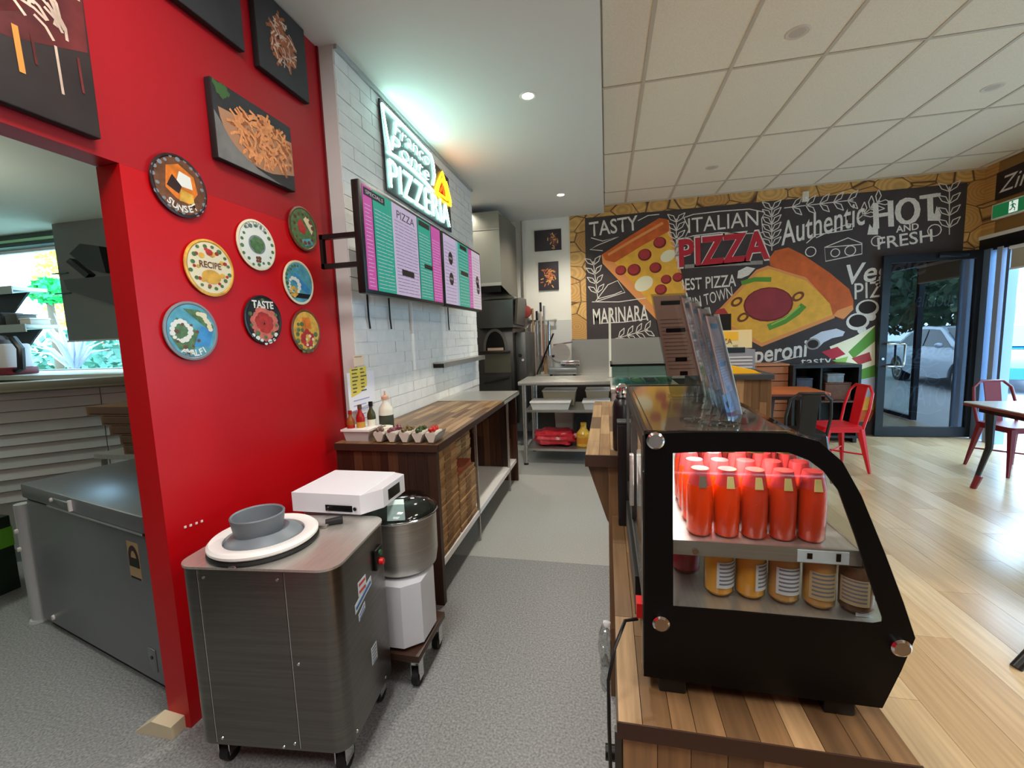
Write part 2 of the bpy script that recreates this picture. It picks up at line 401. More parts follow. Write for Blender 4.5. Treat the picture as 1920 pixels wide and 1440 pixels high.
# wallpaper of split logs around the chalk mural (flat print)
def log_mat():
    m = bpy.data.materials.new('log_wallpaper'); m.use_nodes = True; n, l = m.node_tree.nodes, m.node_tree.links; b = n['Principled BSDF']
    g = n.new('ShaderNodeNewGeometry'); mp = n.new('ShaderNodeMapping'); mp.inputs['Scale'].default_value = (3.0, 0, 4.2); l.new(g.outputs['Position'], mp.inputs['Vector'])
    v = n.new('ShaderNodeTexVoronoi'); v.inputs['Scale'].default_value = 1.0; v.inputs['Randomness'].default_value = .75; l.new(mp.outputs[0], v.inputs['Vector'])
    e = n.new('ShaderNodeTexVoronoi'); e.feature = 'DISTANCE_TO_EDGE'; e.inputs['Randomness'].default_value = .75; e.inputs['Scale'].default_value = 1.0; l.new(mp.outputs[0], e.inputs['Vector'])
    mu = n.new('ShaderNodeMath'); mu.operation = 'MULTIPLY'; mu.inputs[1].default_value = 55; l.new(v.outputs['Distance'], mu.inputs[0])
    si = n.new('ShaderNodeMath'); si.operation = 'SINE'; l.new(mu.outputs[0], si.inputs[0])
    r1 = n.new('ShaderNodeMapRange'); r1.inputs[1].default_value = -1; r1.inputs[3].default_value = .8; r1.inputs[4].default_value = 1.05; l.new(si.outputs[0], r1.inputs[0])
    hs = n.new('ShaderNodeValToRGB'); el = hs.color_ramp.elements; el[0].color = lin((192, 138, 76)); el[1].color = lin((226, 180, 106)); l.new(v.outputs['Color'], hs.inputs[0])
    sc = n.new('ShaderNodeVectorMath'); sc.operation = 'SCALE'; l.new(hs.outputs[0], sc.inputs[0]); l.new(r1.outputs[0], sc.inputs['Scale'])
    r2 = n.new('ShaderNodeMapRange'); r2.inputs[1].default_value = .005; r2.inputs[2].default_value = .03; l.new(e.outputs['Distance'], r2.inputs[0])
    mx = n.new('ShaderNodeMix'); mx.data_type = 'RGBA'; mx.inputs[6].default_value = lin((84, 54, 30)); l.new(r2.outputs[0], mx.inputs[0]); l.new(sc.outputs[0], mx.inputs[7])
    l.new(mx.outputs[2], b.inputs['Base Color']); b.inputs['Roughness'].default_value = .6
    return m
LOG = log_mat()
struct('trim_9', MB().box(-.492, -.276, 6.44, 6.45, 1.37, 3.11).box(-.276, 4.4, 6.44, 6.45, 3.066, 3.22).box(4.215, 4.4, 6.44, 6.45, 2.28, 3.066), LOG)
struct('trim_10', MB().box(4.39, 4.4, 6.27, 6.45, 2.43, 3.22), LOG)
SPL = mat('splash_steel', (166, 166, 160), .42, .85)
struct('trim_11', MB().box(-.50, .95, 6.432, 6.44, .86, 1.365), SPL)
struct('trim_12', MB().box(-1.02, -.50, 6.44, 6.45, 0.8, 1.66), mat('white_wall_tile', (206, 204, 198), .3))

# ------------------------------------------------------------------ chalkboard mural (flat print, layers of ink a fraction of a millimetre thick)
MY = 6.436
mu = thing('wall_mural', (1.9, 6.44, 0), 'large dark chalkboard pizza mural with white lettering covering the far wall', 'mural')
mk('mural_sheet', MB().box(-.276, 4.215, MY, 6.45, 0, 3.066), mat('chalkboard', (66, 58, 58), .75, vary=(3, .16)), mu, smooth=False)
CHALK = mat('chalk_white', (226, 220, 210), .8, vary=(70, .12))
CHALKD = mat('chalk_grey', (150, 144, 138), .8, vary=(70, .15))
fm = PLANES['far'](MY)
LAY = [0]
def flat(name, pts, m, d):
    LAY[0] += .00004
    return mk(name, MB().poly([fm(u, v, d+LAY[0]) for u, v in pts][::-1] if False else [fm(u, v, d+LAY[0]) for u, v in pts]), m, mu, smooth=False)
def ell(u, v, ru, rv, n=20, rot=0):
    c, s = math.cos(rot), math.sin(rot)
    return [(u+ru*math.cos(2*PI*k/n)*c-rv*math.sin(2*PI*k/n)*s, v+ru*math.cos(2*PI*k/n)*s+rv*math.sin(2*PI*k/n)*c) for k in range(n)]
def chalks(paths):
    for p in paths: chalk([p], .0115)
def chalk(pathlist, w=.012, m=CHALK, name='chalk_line', d=.0012):
    b = MB()
    for pts in pathlist: b.strip([fm(u, v, d) for u, v in pts], w, (0, -1, 0))
    return mk(name, b, m, mu, smooth=False)
def txt(s, uv, w, h, m=CHALK, **k): return text(s, 'far', MY, uv[0], uv[1], 1, m, mu, fit=(w, h), d=k.pop('d', .0015), **k)
YEL = mat('mural_cheese', (238, 178, 62), .6, vary=(9, .12)); CRU = mat('mural_crust', (206, 96, 36), .6, vary=(7, .22)); CRL = mat('mural_crust_light', (232, 150, 84), .6)
PEP = mat('mural_pepperoni', (176, 54, 54), .6, vary=(30, .12)); PEPD = mat('mural_pepperoni_rim', (120, 30, 30), .6); MUS = mat('mural_mushroom', (240, 232, 196), .6)
GRN = mat('mural_pepper', (92, 150, 50), .6); GRN2 = mat('mural_pepper_light', (150, 196, 90), .6); MRED = mat('mural_red', (186, 30, 48), .6); OLV = mat('mural_olive', (120, 62, 30), .6)
OUT = mat('mural_shadow', (44, 34, 32), .8)
# left slice
flat('slice_rim', [(-0.053,2.543),(0.721,2.975),(0.845,2.936),(0.873,2.772),(1.297,1.081),(1.173,1.055),(-0.040,2.425)], CRL, .001)
flat('slice_cheese', [(0.107,2.444),(0.832,2.790),(1.255,1.141),(1.193,1.128)], YEL, .0015)
flat('slice_crust', [(-0.045,2.550),(0.327,2.768),(0.721,2.975),(0.817,2.952),(0.852,2.886),(0.845,2.789),(0.503,2.632),(0.129,2.428),(-0.002,2.466)], CRU, .002)
chalk([[(0.035,2.537),(0.398,2.726),(0.769,2.907)]], .035, CRL, 'crust_highlight', .0026)
for (u, v), rr in zip([(0.728,2.650),(0.531,2.501),(0.208,2.313),(0.388,2.308),(0.672,2.318),(0.812,2.151),(0.743,2.017),(0.965,2.170)], (.085, .09, .075, .09, .08, .07, .08, .07)):
    flat('pepperoni', ell(u, v, rr, rr*.9), PEPD, .0026); flat('pepperoni_top', ell(u-.006, v+.008, rr*.8, rr*.72), PEP, .003)
for (u, v), rr in zip([(0.832,2.464),(0.516,2.111)], (.10, .13)): flat('mushroom', ell(u, v, rr, rr*.75, rot=.5), MUS, .0026)
# right slice
flat('slice_rim', [(2.082,2.250),(2.532,2.071),(2.841,1.783),(2.881,1.536),(2.031,1.191),(1.832,1.312),(1.475,1.541),(1.346,1.575),(1.519,1.739),(1.702,1.941),(1.943,2.205)], CRL, .001)
flat('slice_cheese', [(2.096,2.208),(2.533,2.030),(2.819,1.729),(2.855,1.578),(2.030,1.241),(1.858,1.354),(1.508,1.575),(1.414,1.601),(1.546,1.723),(1.728,1.912),(1.957,2.163)], YEL, .0015)
flat('slice_crust', [(2.093,2.345),(2.160,2.435),(2.315,2.464),(2.492,2.357),(2.805,2.108),(3.029,1.893),(3.083,1.743),(3.087,1.649),(2.973,1.512),(2.862,1.564),(2.820,1.716),(2.532,2.071),(2.274,2.169),(2.108,2.249)], CRU, .002)
chalk([[(2.206,2.351),(2.330,2.369),(2.584,2.162),(2.898,1.887)]], .06, mat('mural_crust_mid', (222, 116, 50), .6, vary=(12, .12)), 'crust_highlight', .0026)
flat('crust_end', [(2.862,1.564),(2.908,1.630),(3.073,1.690),(3.088,1.635),(2.985,1.518)], CRL, .0026)
u, v = [(2.095,1.746)][0]
flat('salami', ell(u, v, .30, .225), PEPD, .0026); flat('salami_top', ell(u, v+.005, .28, .207), mat('mural_salami', (150, 50, 56), .6, vary=(5, .15)), .003)
chalk([[(2.103,1.444),(2.292,1.520),(2.441,1.625),(2.519,1.717)]], .085, GRN, 'pepper_strip', .0026); chalk([[(2.140,1.477),(2.304,1.555),(2.475,1.706)]], .02, GRN2, 'pepper_highlight', .003)
chalk([[(1.765,2.043),(1.926,2.082),(2.125,2.069)]], .06, GRN, 'pepper_strip', .0026)
for (u, v) in [(1.711,1.800),(2.447,1.831),(1.794,1.591)]: flat('olive', ell(u, v, .08, .055, rot=.6), OLV, .0026); flat('olive_hole', ell(u, v, .045, .028, rot=.6), YEL, .003)
flat('tomato_wedge', [(1.387,1.587),(1.473,1.713),(1.560,1.723),(1.628,1.620),(1.616,1.563)], PEP, .0026)
# lettering
def at(l): return l[0]
SC = .0078
txt('TASTY', at([(0.112,2.922)]), .66, .2, rot=.06, bold=.01)
txt('ITALIAN', at([(1.522,2.855)]), .86, .19, rot=.03)
txt('PIZZA', at([(1.534,2.503)]), 1.16, .41, CHALK, rot=.03, bold=.045, d=.0012)
txt('PIZZA', at([(1.534,2.503)]), 1.12, .37, MRED, rot=.03, bold=.03, d=.002)
txt('BEST PIZZA', at([(1.340,2.075)]), .72, .16, rot=.03, bold=.01)
txt('IN TOWN', at([(1.410,1.873)]), .52, .15, rot=.25, shear=.2)
txt('MARINARA', at([(0.195,1.699)]), .76, .22, rot=.03, bold=.012)
txt('hot', at([(0.513,1.237)]), .34, .24, shear=.25, rot=.05, bold=.015)
txt('Authentic', at([(2.685,2.733)]), .98, .30, shear=.3, rot=.2, bold=.008)
txt('HOT', at([(3.592,2.798)]), .68, .32, rot=.08, bold=0)
txt('HOT', at([(3.620,2.796)]), .68, .32, rot=.08, bold=0, d=.0018)
txt('AND', at([(3.625,2.599)]), .24, .08, rot=.08, bold=.02)
txt('FRESH', at([(3.604,2.461)]), .58, .15, rot=.1, bold=.01)
txt('Veggie', at([(3.430,2.073)]), .86, .33, shear=.25, rot=.1, bold=.012)
txt('PIZZA', at([(3.400,1.878)]), .62, .2, rot=.06)
txt('Pepperoni', at([(2.086,1.061)]), 1.02, .30, shear=.2, rot=.13, bold=.02)
txt('tasty', at([(2.688,0.961)]), .36, .12, rot=.05)
txt('Veggie', at([(3.862,1.056)]), .64, .26, shear=.25, bold=.01)
txt('TOMATO', at([(3.823,0.515)]), .66, .26, bold=-.004)
txt('Delicious', at([(3.919,1.725)]), .52, .2, shear=.25)
# banner, flourishes, sprigs, cheese, flames, pasta, mushrooms
chalk([[(1.036,2.953),(1.157,2.984),(1.487,2.994),(1.843,2.988),(2.027,2.931),(1.991,2.854),(2.008,2.677),(1.817,2.680),(1.491,2.720),(1.159,2.706),(1.051,2.687),(1.104,2.795),(1.036,2.953)]], .012)
chalk([[(1.053,2.307),(1.431,2.309),(2.018,2.296)]], .05, CHALKD, 'chalk_bar')
def sprig(p0, p1, n=5, l=.14):
    a, b = Vector(p0), Vector(p1); d = (b-a); u = d.normalized(); q = Vector((-u.y, u.x)); out = [[a, b]]
    for k in range(n):
        c = a+d*((k+.6)/n)
        for s in (-1, 1): e = c+(u*.8+q*s*.8)*l; out.append([c, c+(u*.3+q*s*.55)*l, e]); out.append([c, c+(u*.6+q*s*.25)*l, e])
    chalk([[tuple(p) for p in pp] for pp in out], .011)
for a, b in (([(0.943,2.385),(0.941,2.948)], 5), ([(2.122,2.438),(2.107,2.990)], 6), ([(-0.113,1.939),(-0.172,2.464)], 4), ([(4.066,2.480),(4.032,3.041)], 4), ([(0.096,1.356),(0.572,1.474)], 4), ([(2.251,2.963),(3.030,2.986)], 5), ([(3.098,2.754),(3.319,2.951)], 3)): sprig(a[0], a[1], b)
chalks([[(-0.197,2.789),(-0.036,2.732),(0.183,2.772),(-0.110,2.679),(-0.214,2.629),(-0.037,2.601)], [(0.441,2.965),(0.575,3.023),(0.721,3.024)], [(2.523,2.501),(2.630,2.599),(2.809,2.610),(3.033,2.631),(3.042,2.695),(2.983,2.700),(2.808,2.637),(2.631,2.559)], [(-0.196,1.898),(0.175,1.879),(0.580,1.917)], [(-0.066,1.590),(0.246,1.592),(0.551,1.624)], [(1.693,0.940),(2.115,0.960),(2.497,1.050)], [(3.419,0.877),(3.651,0.926),(3.940,0.880),(4.050,0.931)], [(3.448,0.281),(3.630,0.197),(3.741,0.323),(3.974,0.282),(4.113,0.337)]])
chalks([[(-0.151,1.896),(0.030,2.125),(0.163,2.176),(0.264,2.008),(-0.151,1.896)], [(-0.106,1.939),(0.117,1.986),(0.220,2.025)], [(2.732,2.432),(2.990,2.530),(3.146,2.452),(3.152,2.322),(2.751,2.258),(2.732,2.432),(3.147,2.439)], arc(*[(2.855,2.357)][0], .05, 0, 360), arc(*[(3.021,2.371)][0], .06, 0, 360), arc(*[(2.576,2.391)][0], .06, 0, 360), arc(*[(3.308,2.466)][0], .06, 0, 360), arc(*[(3.910,2.544)][0], .07, 0, 360), arc(*[(3.805,0.747)][0], .13, 0, 360), arc(*[(3.544,0.724)][0], .07, 0, 360), arc(*[(4.005,0.730)][0], .07, 0, 360)])
for p in ([(3.200,2.552),(3.217,2.679),(3.254,2.625),(3.261,2.727),(3.312,2.620),(3.316,2.542)], [(3.859,2.661),(3.875,2.772),(3.899,2.732),(3.915,2.830),(3.965,2.726),(3.958,2.652)]): flat('flame', p, CHALK, .0012)
flat('mushroom_drawing', [(1.723,2.206),(1.826,2.254),(1.930,2.226),(1.854,2.142),(1.764,2.106),(1.712,2.109)], CHALK, .0012)
flat('penne_drawing', [(2.602,1.285),(2.735,1.364),(2.905,1.398),(3.004,1.354),(2.982,1.300),(2.861,1.276),(2.765,1.224),(2.694,1.143)], mat('chalk_bluish', (206, 212, 222), .8), .0012)
u, v = [(2.642,1.207)][0]; flat('penne_end', ell(u, v, .085, .075), CHALKD, .002); flat('penne_hole', ell(u, v, .065, .055), OUT, .0026)
for (u, v) in [(3.242,1.641),(3.142,1.477)]:
    flat('mushroom_drawing', ell(u, v, .13, .11), CHALK, .0012); flat('mushroom_inside', ell(u, v+.01, .10, .08), OUT, .002); flat('mushroom_stem', ell(u+.05, v-.11, .05, .05), CHALK, .0026)
# vegetable slice at the lower right, seen beside and through the door glass
for p, m in (([(2.835,1.167),(3.103,1.282),(3.334,1.422),(3.363,0.809),(3.002,0.815)], MUS), ([(3.051,1.091),(3.335,1.409),(3.344,1.219),(3.115,1.007)], GRN), ([(2.745,1.100),(2.926,1.164),(3.022,1.065),(2.872,0.999)], MRED), ([(3.091,1.008),(3.291,1.085),(3.320,0.975),(3.179,0.923)], PEP), ([(2.872,0.985),(3.053,1.036),(3.021,0.926)], GRN2), ([(3.075,0.814),(3.358,0.919),(3.365,0.768),(3.091,0.702)], GRN), ([(3.079,0.702),(3.365,0.768),(3.377,0.504),(3.089,0.478)], mat('mural_pale', (190, 196, 208), .6)), ([(3.077,0.478),(3.377,0.504),(3.385,0.337),(3.083,0.322)], YEL), ([(3.083,0.322),(3.385,0.337),(3.332,0.182),(3.090,0.166)], CRU),
             ([(3.432,1.216),(3.745,1.722),(3.786,1.602),(3.573,0.392),(3.479,0.253)], CRL), ([(3.461,1.215),(3.706,1.605),(3.686,1.341),(3.502,0.875)], OLV), ([(3.460,1.242),(3.636,1.210),(3.588,1.009),(3.468,1.080)], mat('mural_lilac', (170, 160, 190), .6)), ([(3.478,0.875),(3.639,1.142),(3.582,0.668),(3.495,0.531)], GRN)):
    flat('vegetable_print', p, m, .003)

# ------------------------------------------------------------------ left side: red wall pictures
LX = -1.575
fl_ = lambda x: PLANES['left'](x)
def lpoly(name, pts, x, m, parent, d=0):
    f = fl_(x); return mk(name, MB().poly([f(u, v, d) for u, v in pts]), m, parent, smooth=False)
def blobs(name, n, cy, cz, ry, rz, x, m, parent, l=.03, w=.008, rot=None, bound=None):
    """printed pieces of food: many little ribbons in one flat print"""
    b = MB(); f = fl_(x)
    for k in range(n):
        a = random.uniform(0, 2*PI); q = math.sqrt(random.random()); u = cy+ry*q*math.cos(a); v = cz+rz*q*math.sin(a)
        t = random.uniform(0, PI) if rot is None else rot+random.gauss(0, .5); d = .00002*k
        b.strip([f(u-l*math.cos(t), v-l*math.sin(t), d), f(u+l*.2*math.sin(t), v+l*.2, d), f(u+l*math.cos(t), v+l*math.sin(t), d)], w, (1, 0, 0))
    return mk(name, b, m, parent, smooth=False)
SLATE = mat('print_slate', (52, 52, 54), .5, vary=(8, .2)); PASTA = mat('print_pasta', (222, 146, 92), .5, vary=(60, .25)); PASTAD = mat('print_pasta_dark', (160, 92, 56), .5, vary=(50, .2))
GREYB = mat('print_grey', (120, 116, 112), .5, vary=(10, .2)); DKB = mat('print_dark_brown', (44, 34, 32), .45, vary=(6, .3)); CHOC = mat('print_chocolate', (92, 34, 34), .4, vary=(10, .5)); CREAM = mat('print_cream', (206, 178, 158), .5, vary=(14, .3)); AMB = mat('print_amber', (206, 140, 62), .4)
EDGE = mat('canvas_edge', (30, 26, 26), .6)
def canvas(y0, y1, z0, z1, label):
    c = thing('canvas_print', (LX, (y0+y1)/2, z0), label, 'picture', 'canvas food pictures on the red wall')
    mk('canvas_block', MB().box(LX, LX+.03, y0, y1, z0, z1, .003), EDGE, c)
    return c
X3 = LX+.0305
c = canvas(1.585, 2.045, 2.222, 2.535, 'canvas picture of a bowl of orange penne pasta on the red wall')
lpoly('print', [(1.588, 2.225), (2.042, 2.225), (2.042, 2.532), (1.588, 2.532)], X3, SLATE, c)
lpoly('print_cloth', [(1.588, 2.225), (1.95, 2.225), (1.80, 2.25), (1.66, 2.33), (1.588, 2.41)], X3+.0004, GREYB, c)
lpoly('print_bowl', [(1.60, 2.43)]+[(1.84+.23*math.cos(a), 2.43+.175*math.sin(a)) for a in [PI+k*PI/14 for k in range(10)]]+[(2.042, 2.30), (2.042, 2.46)], X3+.0008, mat('print_bowl_rim', (176, 128, 96), .5), c)
blobs('print_pasta', 50, 1.86, 2.38, .17, .11, X3+.0011, PASTAD, c, .03, .015); blobs('print_pasta', 120, 1.85, 2.39, .18, .11, X3+.0014, PASTA, c, .028, .011)
blobs('print_herb', 10, 1.63, 2.5, .03, .02, X3+.0009, mat('print_green', (66, 100, 54), .5), c, .02, .02)
c = canvas(1.87, 2.22, 2.73, 3.10, 'dark canvas picture of grilled pieces high beside the brick wall')
lpoly('print', [(1.873, 2.733), (2.217, 2.733), (2.217, 3.097), (1.873, 3.097)], X3, SLATE, c)
blobs('print_food', 60, 2.04, 2.93, .09, .12, X3+.0006, PASTAD, c, .03, .014); blobs('print_food', 50, 2.04, 2.93, .085, .11, X3+.0012, CREAM, c, .02, .007)
c = canvas(1.40, 1.79, 2.74, 3.10, 'plain dark grey canvas high on the red wall, left of the other dark one')
lpoly('print', [(1.403, 2.743), (1.787, 2.743), (1.787, 3.097), (1.403, 3.097)], X3, SLATE, c)
c = canvas(.62, 1.148, 2.112, 2.70, 'large canvas picture of chocolate dripping over a bowl above the doorway')
lpoly('print', [(.623, 2.115), (1.145, 2.115), (1.145, 2.697), (.623, 2.697)], X3, DKB, c)
lpoly('print_sauce', [(.623, 2.33), (.80, 2.28), (.95, 2.29), (1.06, 2.33), (1.14, 2.36), (1.145, 2.60), (.95, 2.66), (.623, 2.68)], X3+.0004, CHOC, c)
lpoly('print_bowl', [(.80+.20*math.cos(2*PI*k/24), 2.42+.10*math.sin(2*PI*k/24)) for k in range(24)], X3+.0008, mat('print_bowl_dark', (84, 20, 22), .35, vary=(16, .5)), c)
mk('print_gloss', MB().strip([fl_(X3+.0012)(.90+.17*math.cos(a), 2.42+.11*math.sin(a)) for a in [k*PI/14-.3 for k in range(14)]], .012, (1, 0, 0)), CREAM, c, smooth=False)
blobs('print_gloss', 40, 1.03, 2.5, .10, .14, X3+.0013, CREAM, c, .03, .008, rot=2.2)
blobs('print_gloss', 18, .90, 2.58, .2, .08, X3+.0014, mat('print_rose', (150, 84, 84), .4), c, .05, .012, rot=2.6)
for u, l, m in ((.965, .12, AMB), (1.055, .13, CREAM), (1.11, .10, CHOC), (.90, .10, CHOC), (1.0, .08, CHOC)):
    mk('print_drip', MB().strip([fl_(X3+.0016)(u, 2.33), fl_(X3+.0016)(u+.003, 2.33-l)], .014 if m is AMB else .007, (1, 0, 0)), m, c, smooth=False)
# decorative round plates
PC = {'cream': mat('plate_cream', (226, 214, 180), .35), 'dark': mat('plate_dark', (52, 34, 34), .35, vary=(40, .3)), 'green': mat('plate_green', (84, 116, 74), .35, vary=(50, .35)), 'teal': mat('plate_teal', (86, 158, 178), .35, vary=(25, .25)),
      'blue': mat('plate_blue', (64, 140, 196), .35, vary=(20, .2)), 'white': mat('plate_white', (226, 226, 216), .35), 'red': mat('plate_red', (178, 52, 48), .35, vary=(40, .3)), 'orange': mat('plate_orange', (220, 120, 40), .35, vary=(30, .3)),
      'gold': mat('plate_gold', (216, 166, 70), .35, vary=(30, .25)), 'grey': mat('plate_grey', (128, 134, 140), .35), 'brown': mat('plate_brown', (110, 70, 48), .35, vary=(40, .35)), 'pink': mat('plate_pink', (206, 110, 96), .35, vary=(30, .25)), 'black': mat('plate_black', (34, 32, 34), .35)}
PLG = 'decorative round plates on the red wall'
def plate(y, z, r, rim, face, label):
    p = thing('wall_plate', (LX, y, z), label, 'plate', PLG)
    mk('plate_body', MB().lathe((LX, y, z), [(r*.55, 0), (r, .008), (r, .013), (r*.93, .0145), (r*.90, .012)], 40, 'x'), PC[rim], p)
    mk('plate_face', MB().lathe((LX, y, z), [(0, .0128), (r*.89, .0128)], 40, 'x'), PC[face], p, smooth=False)
    p['_r'] = r
    return p
def dots(p, y, z, n, rr, m, size, d=.0136, a0=0, a1=2*PI, name='print_dots', jit=.3):
    b = MB(); f = fl_(LX)
    for k in range(n):
        a = a0+(a1-a0)*(k+.5)/n; q = rr*(1+random.uniform(-jit, jit)*.3); s = size*(1+random.uniform(-jit, jit))
        b.poly([f(y+q*math.cos(a)+s*math.cos(t), z+q*math.sin(a)+s*.8*math.sin(t), d+.00001*k) for t in [2*PI*j/8 for j in range(8)]])
    return mk(name, b, PC[m], p, smooth=False)
def patch(p, pts, m, y, z, d=.0134, name='print_patch'): return lpoly(name, [(y+a, z+b) for a, b in pts], LX+d, PC[m], p)
def ring_text(s, p, y, z, rr, size, m, a0, a1, d=.0142):
    n = len(s)
    for k, ch in enumerate(s):
        if ch == ' ': continue
        a = math.radians(a0+(a1-a0)*(k+.5)/n); rot = a-PI/2 if a1 < a0 else a+PI/2
        text(ch, 'left', LX, y+rr*math.cos(a), z+rr*math.sin(a), size, PC[m], p, rot=rot, d=d, bold=.03)
y, z = 1.417, 2.057; p = plate(y, z, .113, 'dark', 'brown', 'dark brown plate with a fiery orange centre, highest plate by the doorway')
dots(p, y, z, 22, .098, 'grey', .008); patch(p, [(-.06, -.02), (-.05, .06), (.0, .08), (.06, .05), (.07, -.01), (.03, -.06), (-.02, -.05)], 'orange', y, z); patch(p, [(-.02, .0), (.0, .055), (.045, .045), (.05, 0)], 'white', y, z, .0138); patch(p, [(-.01, -.055), (.0, -.01), (.05, -.02), (.05, -.055)], 'gold', y, z, .0138); patch(p, [(-.055, -.01), (-.03, .035), (.005, .0), (-.01, -.03)], 'dark', y, z, .014); ring_text('SUNSET', p, y, z, .083, .034, 'white', 225, 315)
y, z = 1.51, 1.768; p = plate(y, z, .113, 'gold', 'cream', 'cream plate with a golden bowl of soup and red tomatoes, left of centre')
dots(p, y, z, 16, .085, 'green', .010); dots(p, y, z, 9, .075, 'red', .009); dots(p, y, z, 7, .06, 'gold', .012); patch(p, [(.045*math.cos(a), .028*math.sin(a)-.035) for a in [k*PI/8 for k in range(16)]], 'gold', y, z, .0138); text('RECIPE', 'left', LX, y, z+.012, 1, PC['brown'], p, fit=(.10, .026), d=.0142, bold=.02)
dots(p, y+.0, z+.062, 1, 0, 'red', .02, .014)
y, z = 1.398, 1.515; p = plate(y, z, .113, 'grey', 'teal', 'blue plate with a painted coast town and AMALFI below, lowest by the doorway')
patch(p, [(-.09, -.02), (-.06, .05), (0, .02), (.03, -.02), (.0, -.07), (-.06, -.07)], 'green', y, z); patch(p, [(0, -.06), (.04, .02), (.09, .0), (.07, -.06)], 'blue', y, z, .0136); patch(p, [(-.03, .085), (.09, -.01), (.095, .02), (.04, .08)], 'green', y, z, .0135); dots(p, y-.045, z, 14, .035, 'white', .011, .014); dots(p, y, z, 8, .078, 'cream', .012, .014, 0, 1.2); dots(p, y-.02, z-.02, 8, .045, 'brown', .008, .0143); ring_text('AMALFI', p, y, z, .086, .034, 'white', 235, 305)
y, z = 1.77, 1.908; p = plate(y, z, .113, 'cream', 'white', 'white plate with a dish of green olives, upper middle of the plates')
dots(p, y, z, 18, .088, 'green', .009); patch(p, [(.05*math.cos(a), .042*math.sin(a)+.002) for a in [k*PI/10 for k in range(20)]], 'grey', y, z, .0136); dots(p, y, z+.002, 12, .028, 'green', .013, .014); dots(p, y, z+.002, 4, .01, 'green', .013, .0142); dots(p, y, z-.065, 4, .01, 'brown', .012); ring_text('OLIVES', p, y, z, .09, .028, 'grey', 130, 50)
y, z = 1.768, 1.568; p = plate(y, z, .113, 'black', 'black', 'black plate lettered TASTE over red shellfish')
dots(p, y, z-.015, 14, .06, 'pink', .024); dots(p, y, z-.015, 8, .03, 'red', .024, .0138); dots(p, y, z, 10, .083, 'green', .013, .0139); dots(p, y, z-.02, 7, .085, 'white', .012, .0139, 3.6, 5.8); text('TASTE', 'left', LX, y, z+.07, 1, PC['white'], p, fit=(.13, .036), d=.0145, bold=.03)
y, z = 2.108, 2.056; p = plate(y, z, .113, 'brown', 'green', 'green plate with red peppers, nearest the brick wall and highest')
patch(p, [(-.05, .02), (-.02, .05), (.02, 0), (.0, -.03), (-.04, -.02)], 'red', y, z); patch(p, [(.0, .05), (.06, -.02), (.08, .02), (.03, .075)], 'cream', y, z, .0135); patch(p, [(-.03, -.06), (.05, -.04), (.07, -.07), (.0, -.09)], 'teal', y, z); dots(p, y, z, 14, .075, 'brown', .012, .0138)
y, z = 2.035, 1.768; p = plate(y, z, .113, 'cream', 'teal', 'pale teal plate with blue water, middle one nearest the brick wall')
patch(p, [(-.03, .05), (.08, -.03), (.07, -.06), (-.05, .0)], 'blue', y, z); dots(p, y-.04, z-.02, 12, .04, 'white', .013); dots(p, y-.05, z-.05, 7, .02, 'gold', .012, .0139); patch(p, [(-.06, -.08), (.06, -.08), (.08, -.055), (-.08, -.055)], 'black', y, z, .0137); dots(p, y, z, 9, .092, 'green', .011, .0139, 1.5, 3.6)
y, z = 2.06, 1.518; p = plate(y, z, .113, 'brown', 'gold', 'golden plate with cake and red berries, lowest nearest the brick wall')
patch(p, [(-.03, .07), (.03, .07), (.04, .01), (-.04, .01)], 'orange', y, z); dots(p, y, z-.04, 10, .035, 'red', .018, .0138); dots(p, y, z-.04, 9, .07, 'green', .015, .0137, 2.6, 6.8); dots(p, y+.02, z-.06, 6, .03, 'cream', .011, .0142); dots(p, y-.05, z+.02, 4, .02, 'green', .014, .0141)

# ------------------------------------------------------------------ neon pizzeria sign
NX = -1.44
NW = mat('neon_white_tube', (196, 255, 244), .4, emit=19); NO = mat('neon_orange_tube', (255, 104, 8), .4, emit=14); NY = mat('neon_yellow_tube', (255, 190, 20), .4, emit=8); NR = mat('neon_red_tube', (255, 60, 10), .4, emit=4)
ns = thing('neon_sign', (NX, 3.45, 2.48), 'glowing white neon pizzeria sign with an orange slice, on the brick wall', 'neon sign')
nf = fl_(NX)
B0 = [(2.835, 3.05), (3.70, 3.04), (3.80, 2.98), (4.12, 2.96), (4.14, 2.47), (2.86, 2.47), (2.86, 2.76)]
mk('sign_backing', MB().prism([nf(u, v, -.022) for u, v in B0], (.012, 0, 0)), mat('sign_backing_grey', (44, 50, 52), .5), ns)
def tubes(name, paths, r, m, x=NX): return mk(name, MB_tubes(paths, r, fl_(x)), m, ns)
def MB_tubes(paths, r, f):
    b = MB()
    for p in paths: b.tube([f(u, v) for u, v in p], r, 6)
    return b
tubes('outline_tube', [[(2.93, 2.73), (2.89, 2.86), (2.845, 3.02), (3.2, 3.02), (3.68, 3.01), (3.73, 2.96), (3.75, 2.86), (3.70, 2.77)], [(2.90, 2.735), (3.1, 2.755), (3.3, 2.755), (3.55, 2.74), (3.70, 2.715)]], .0062, NW)
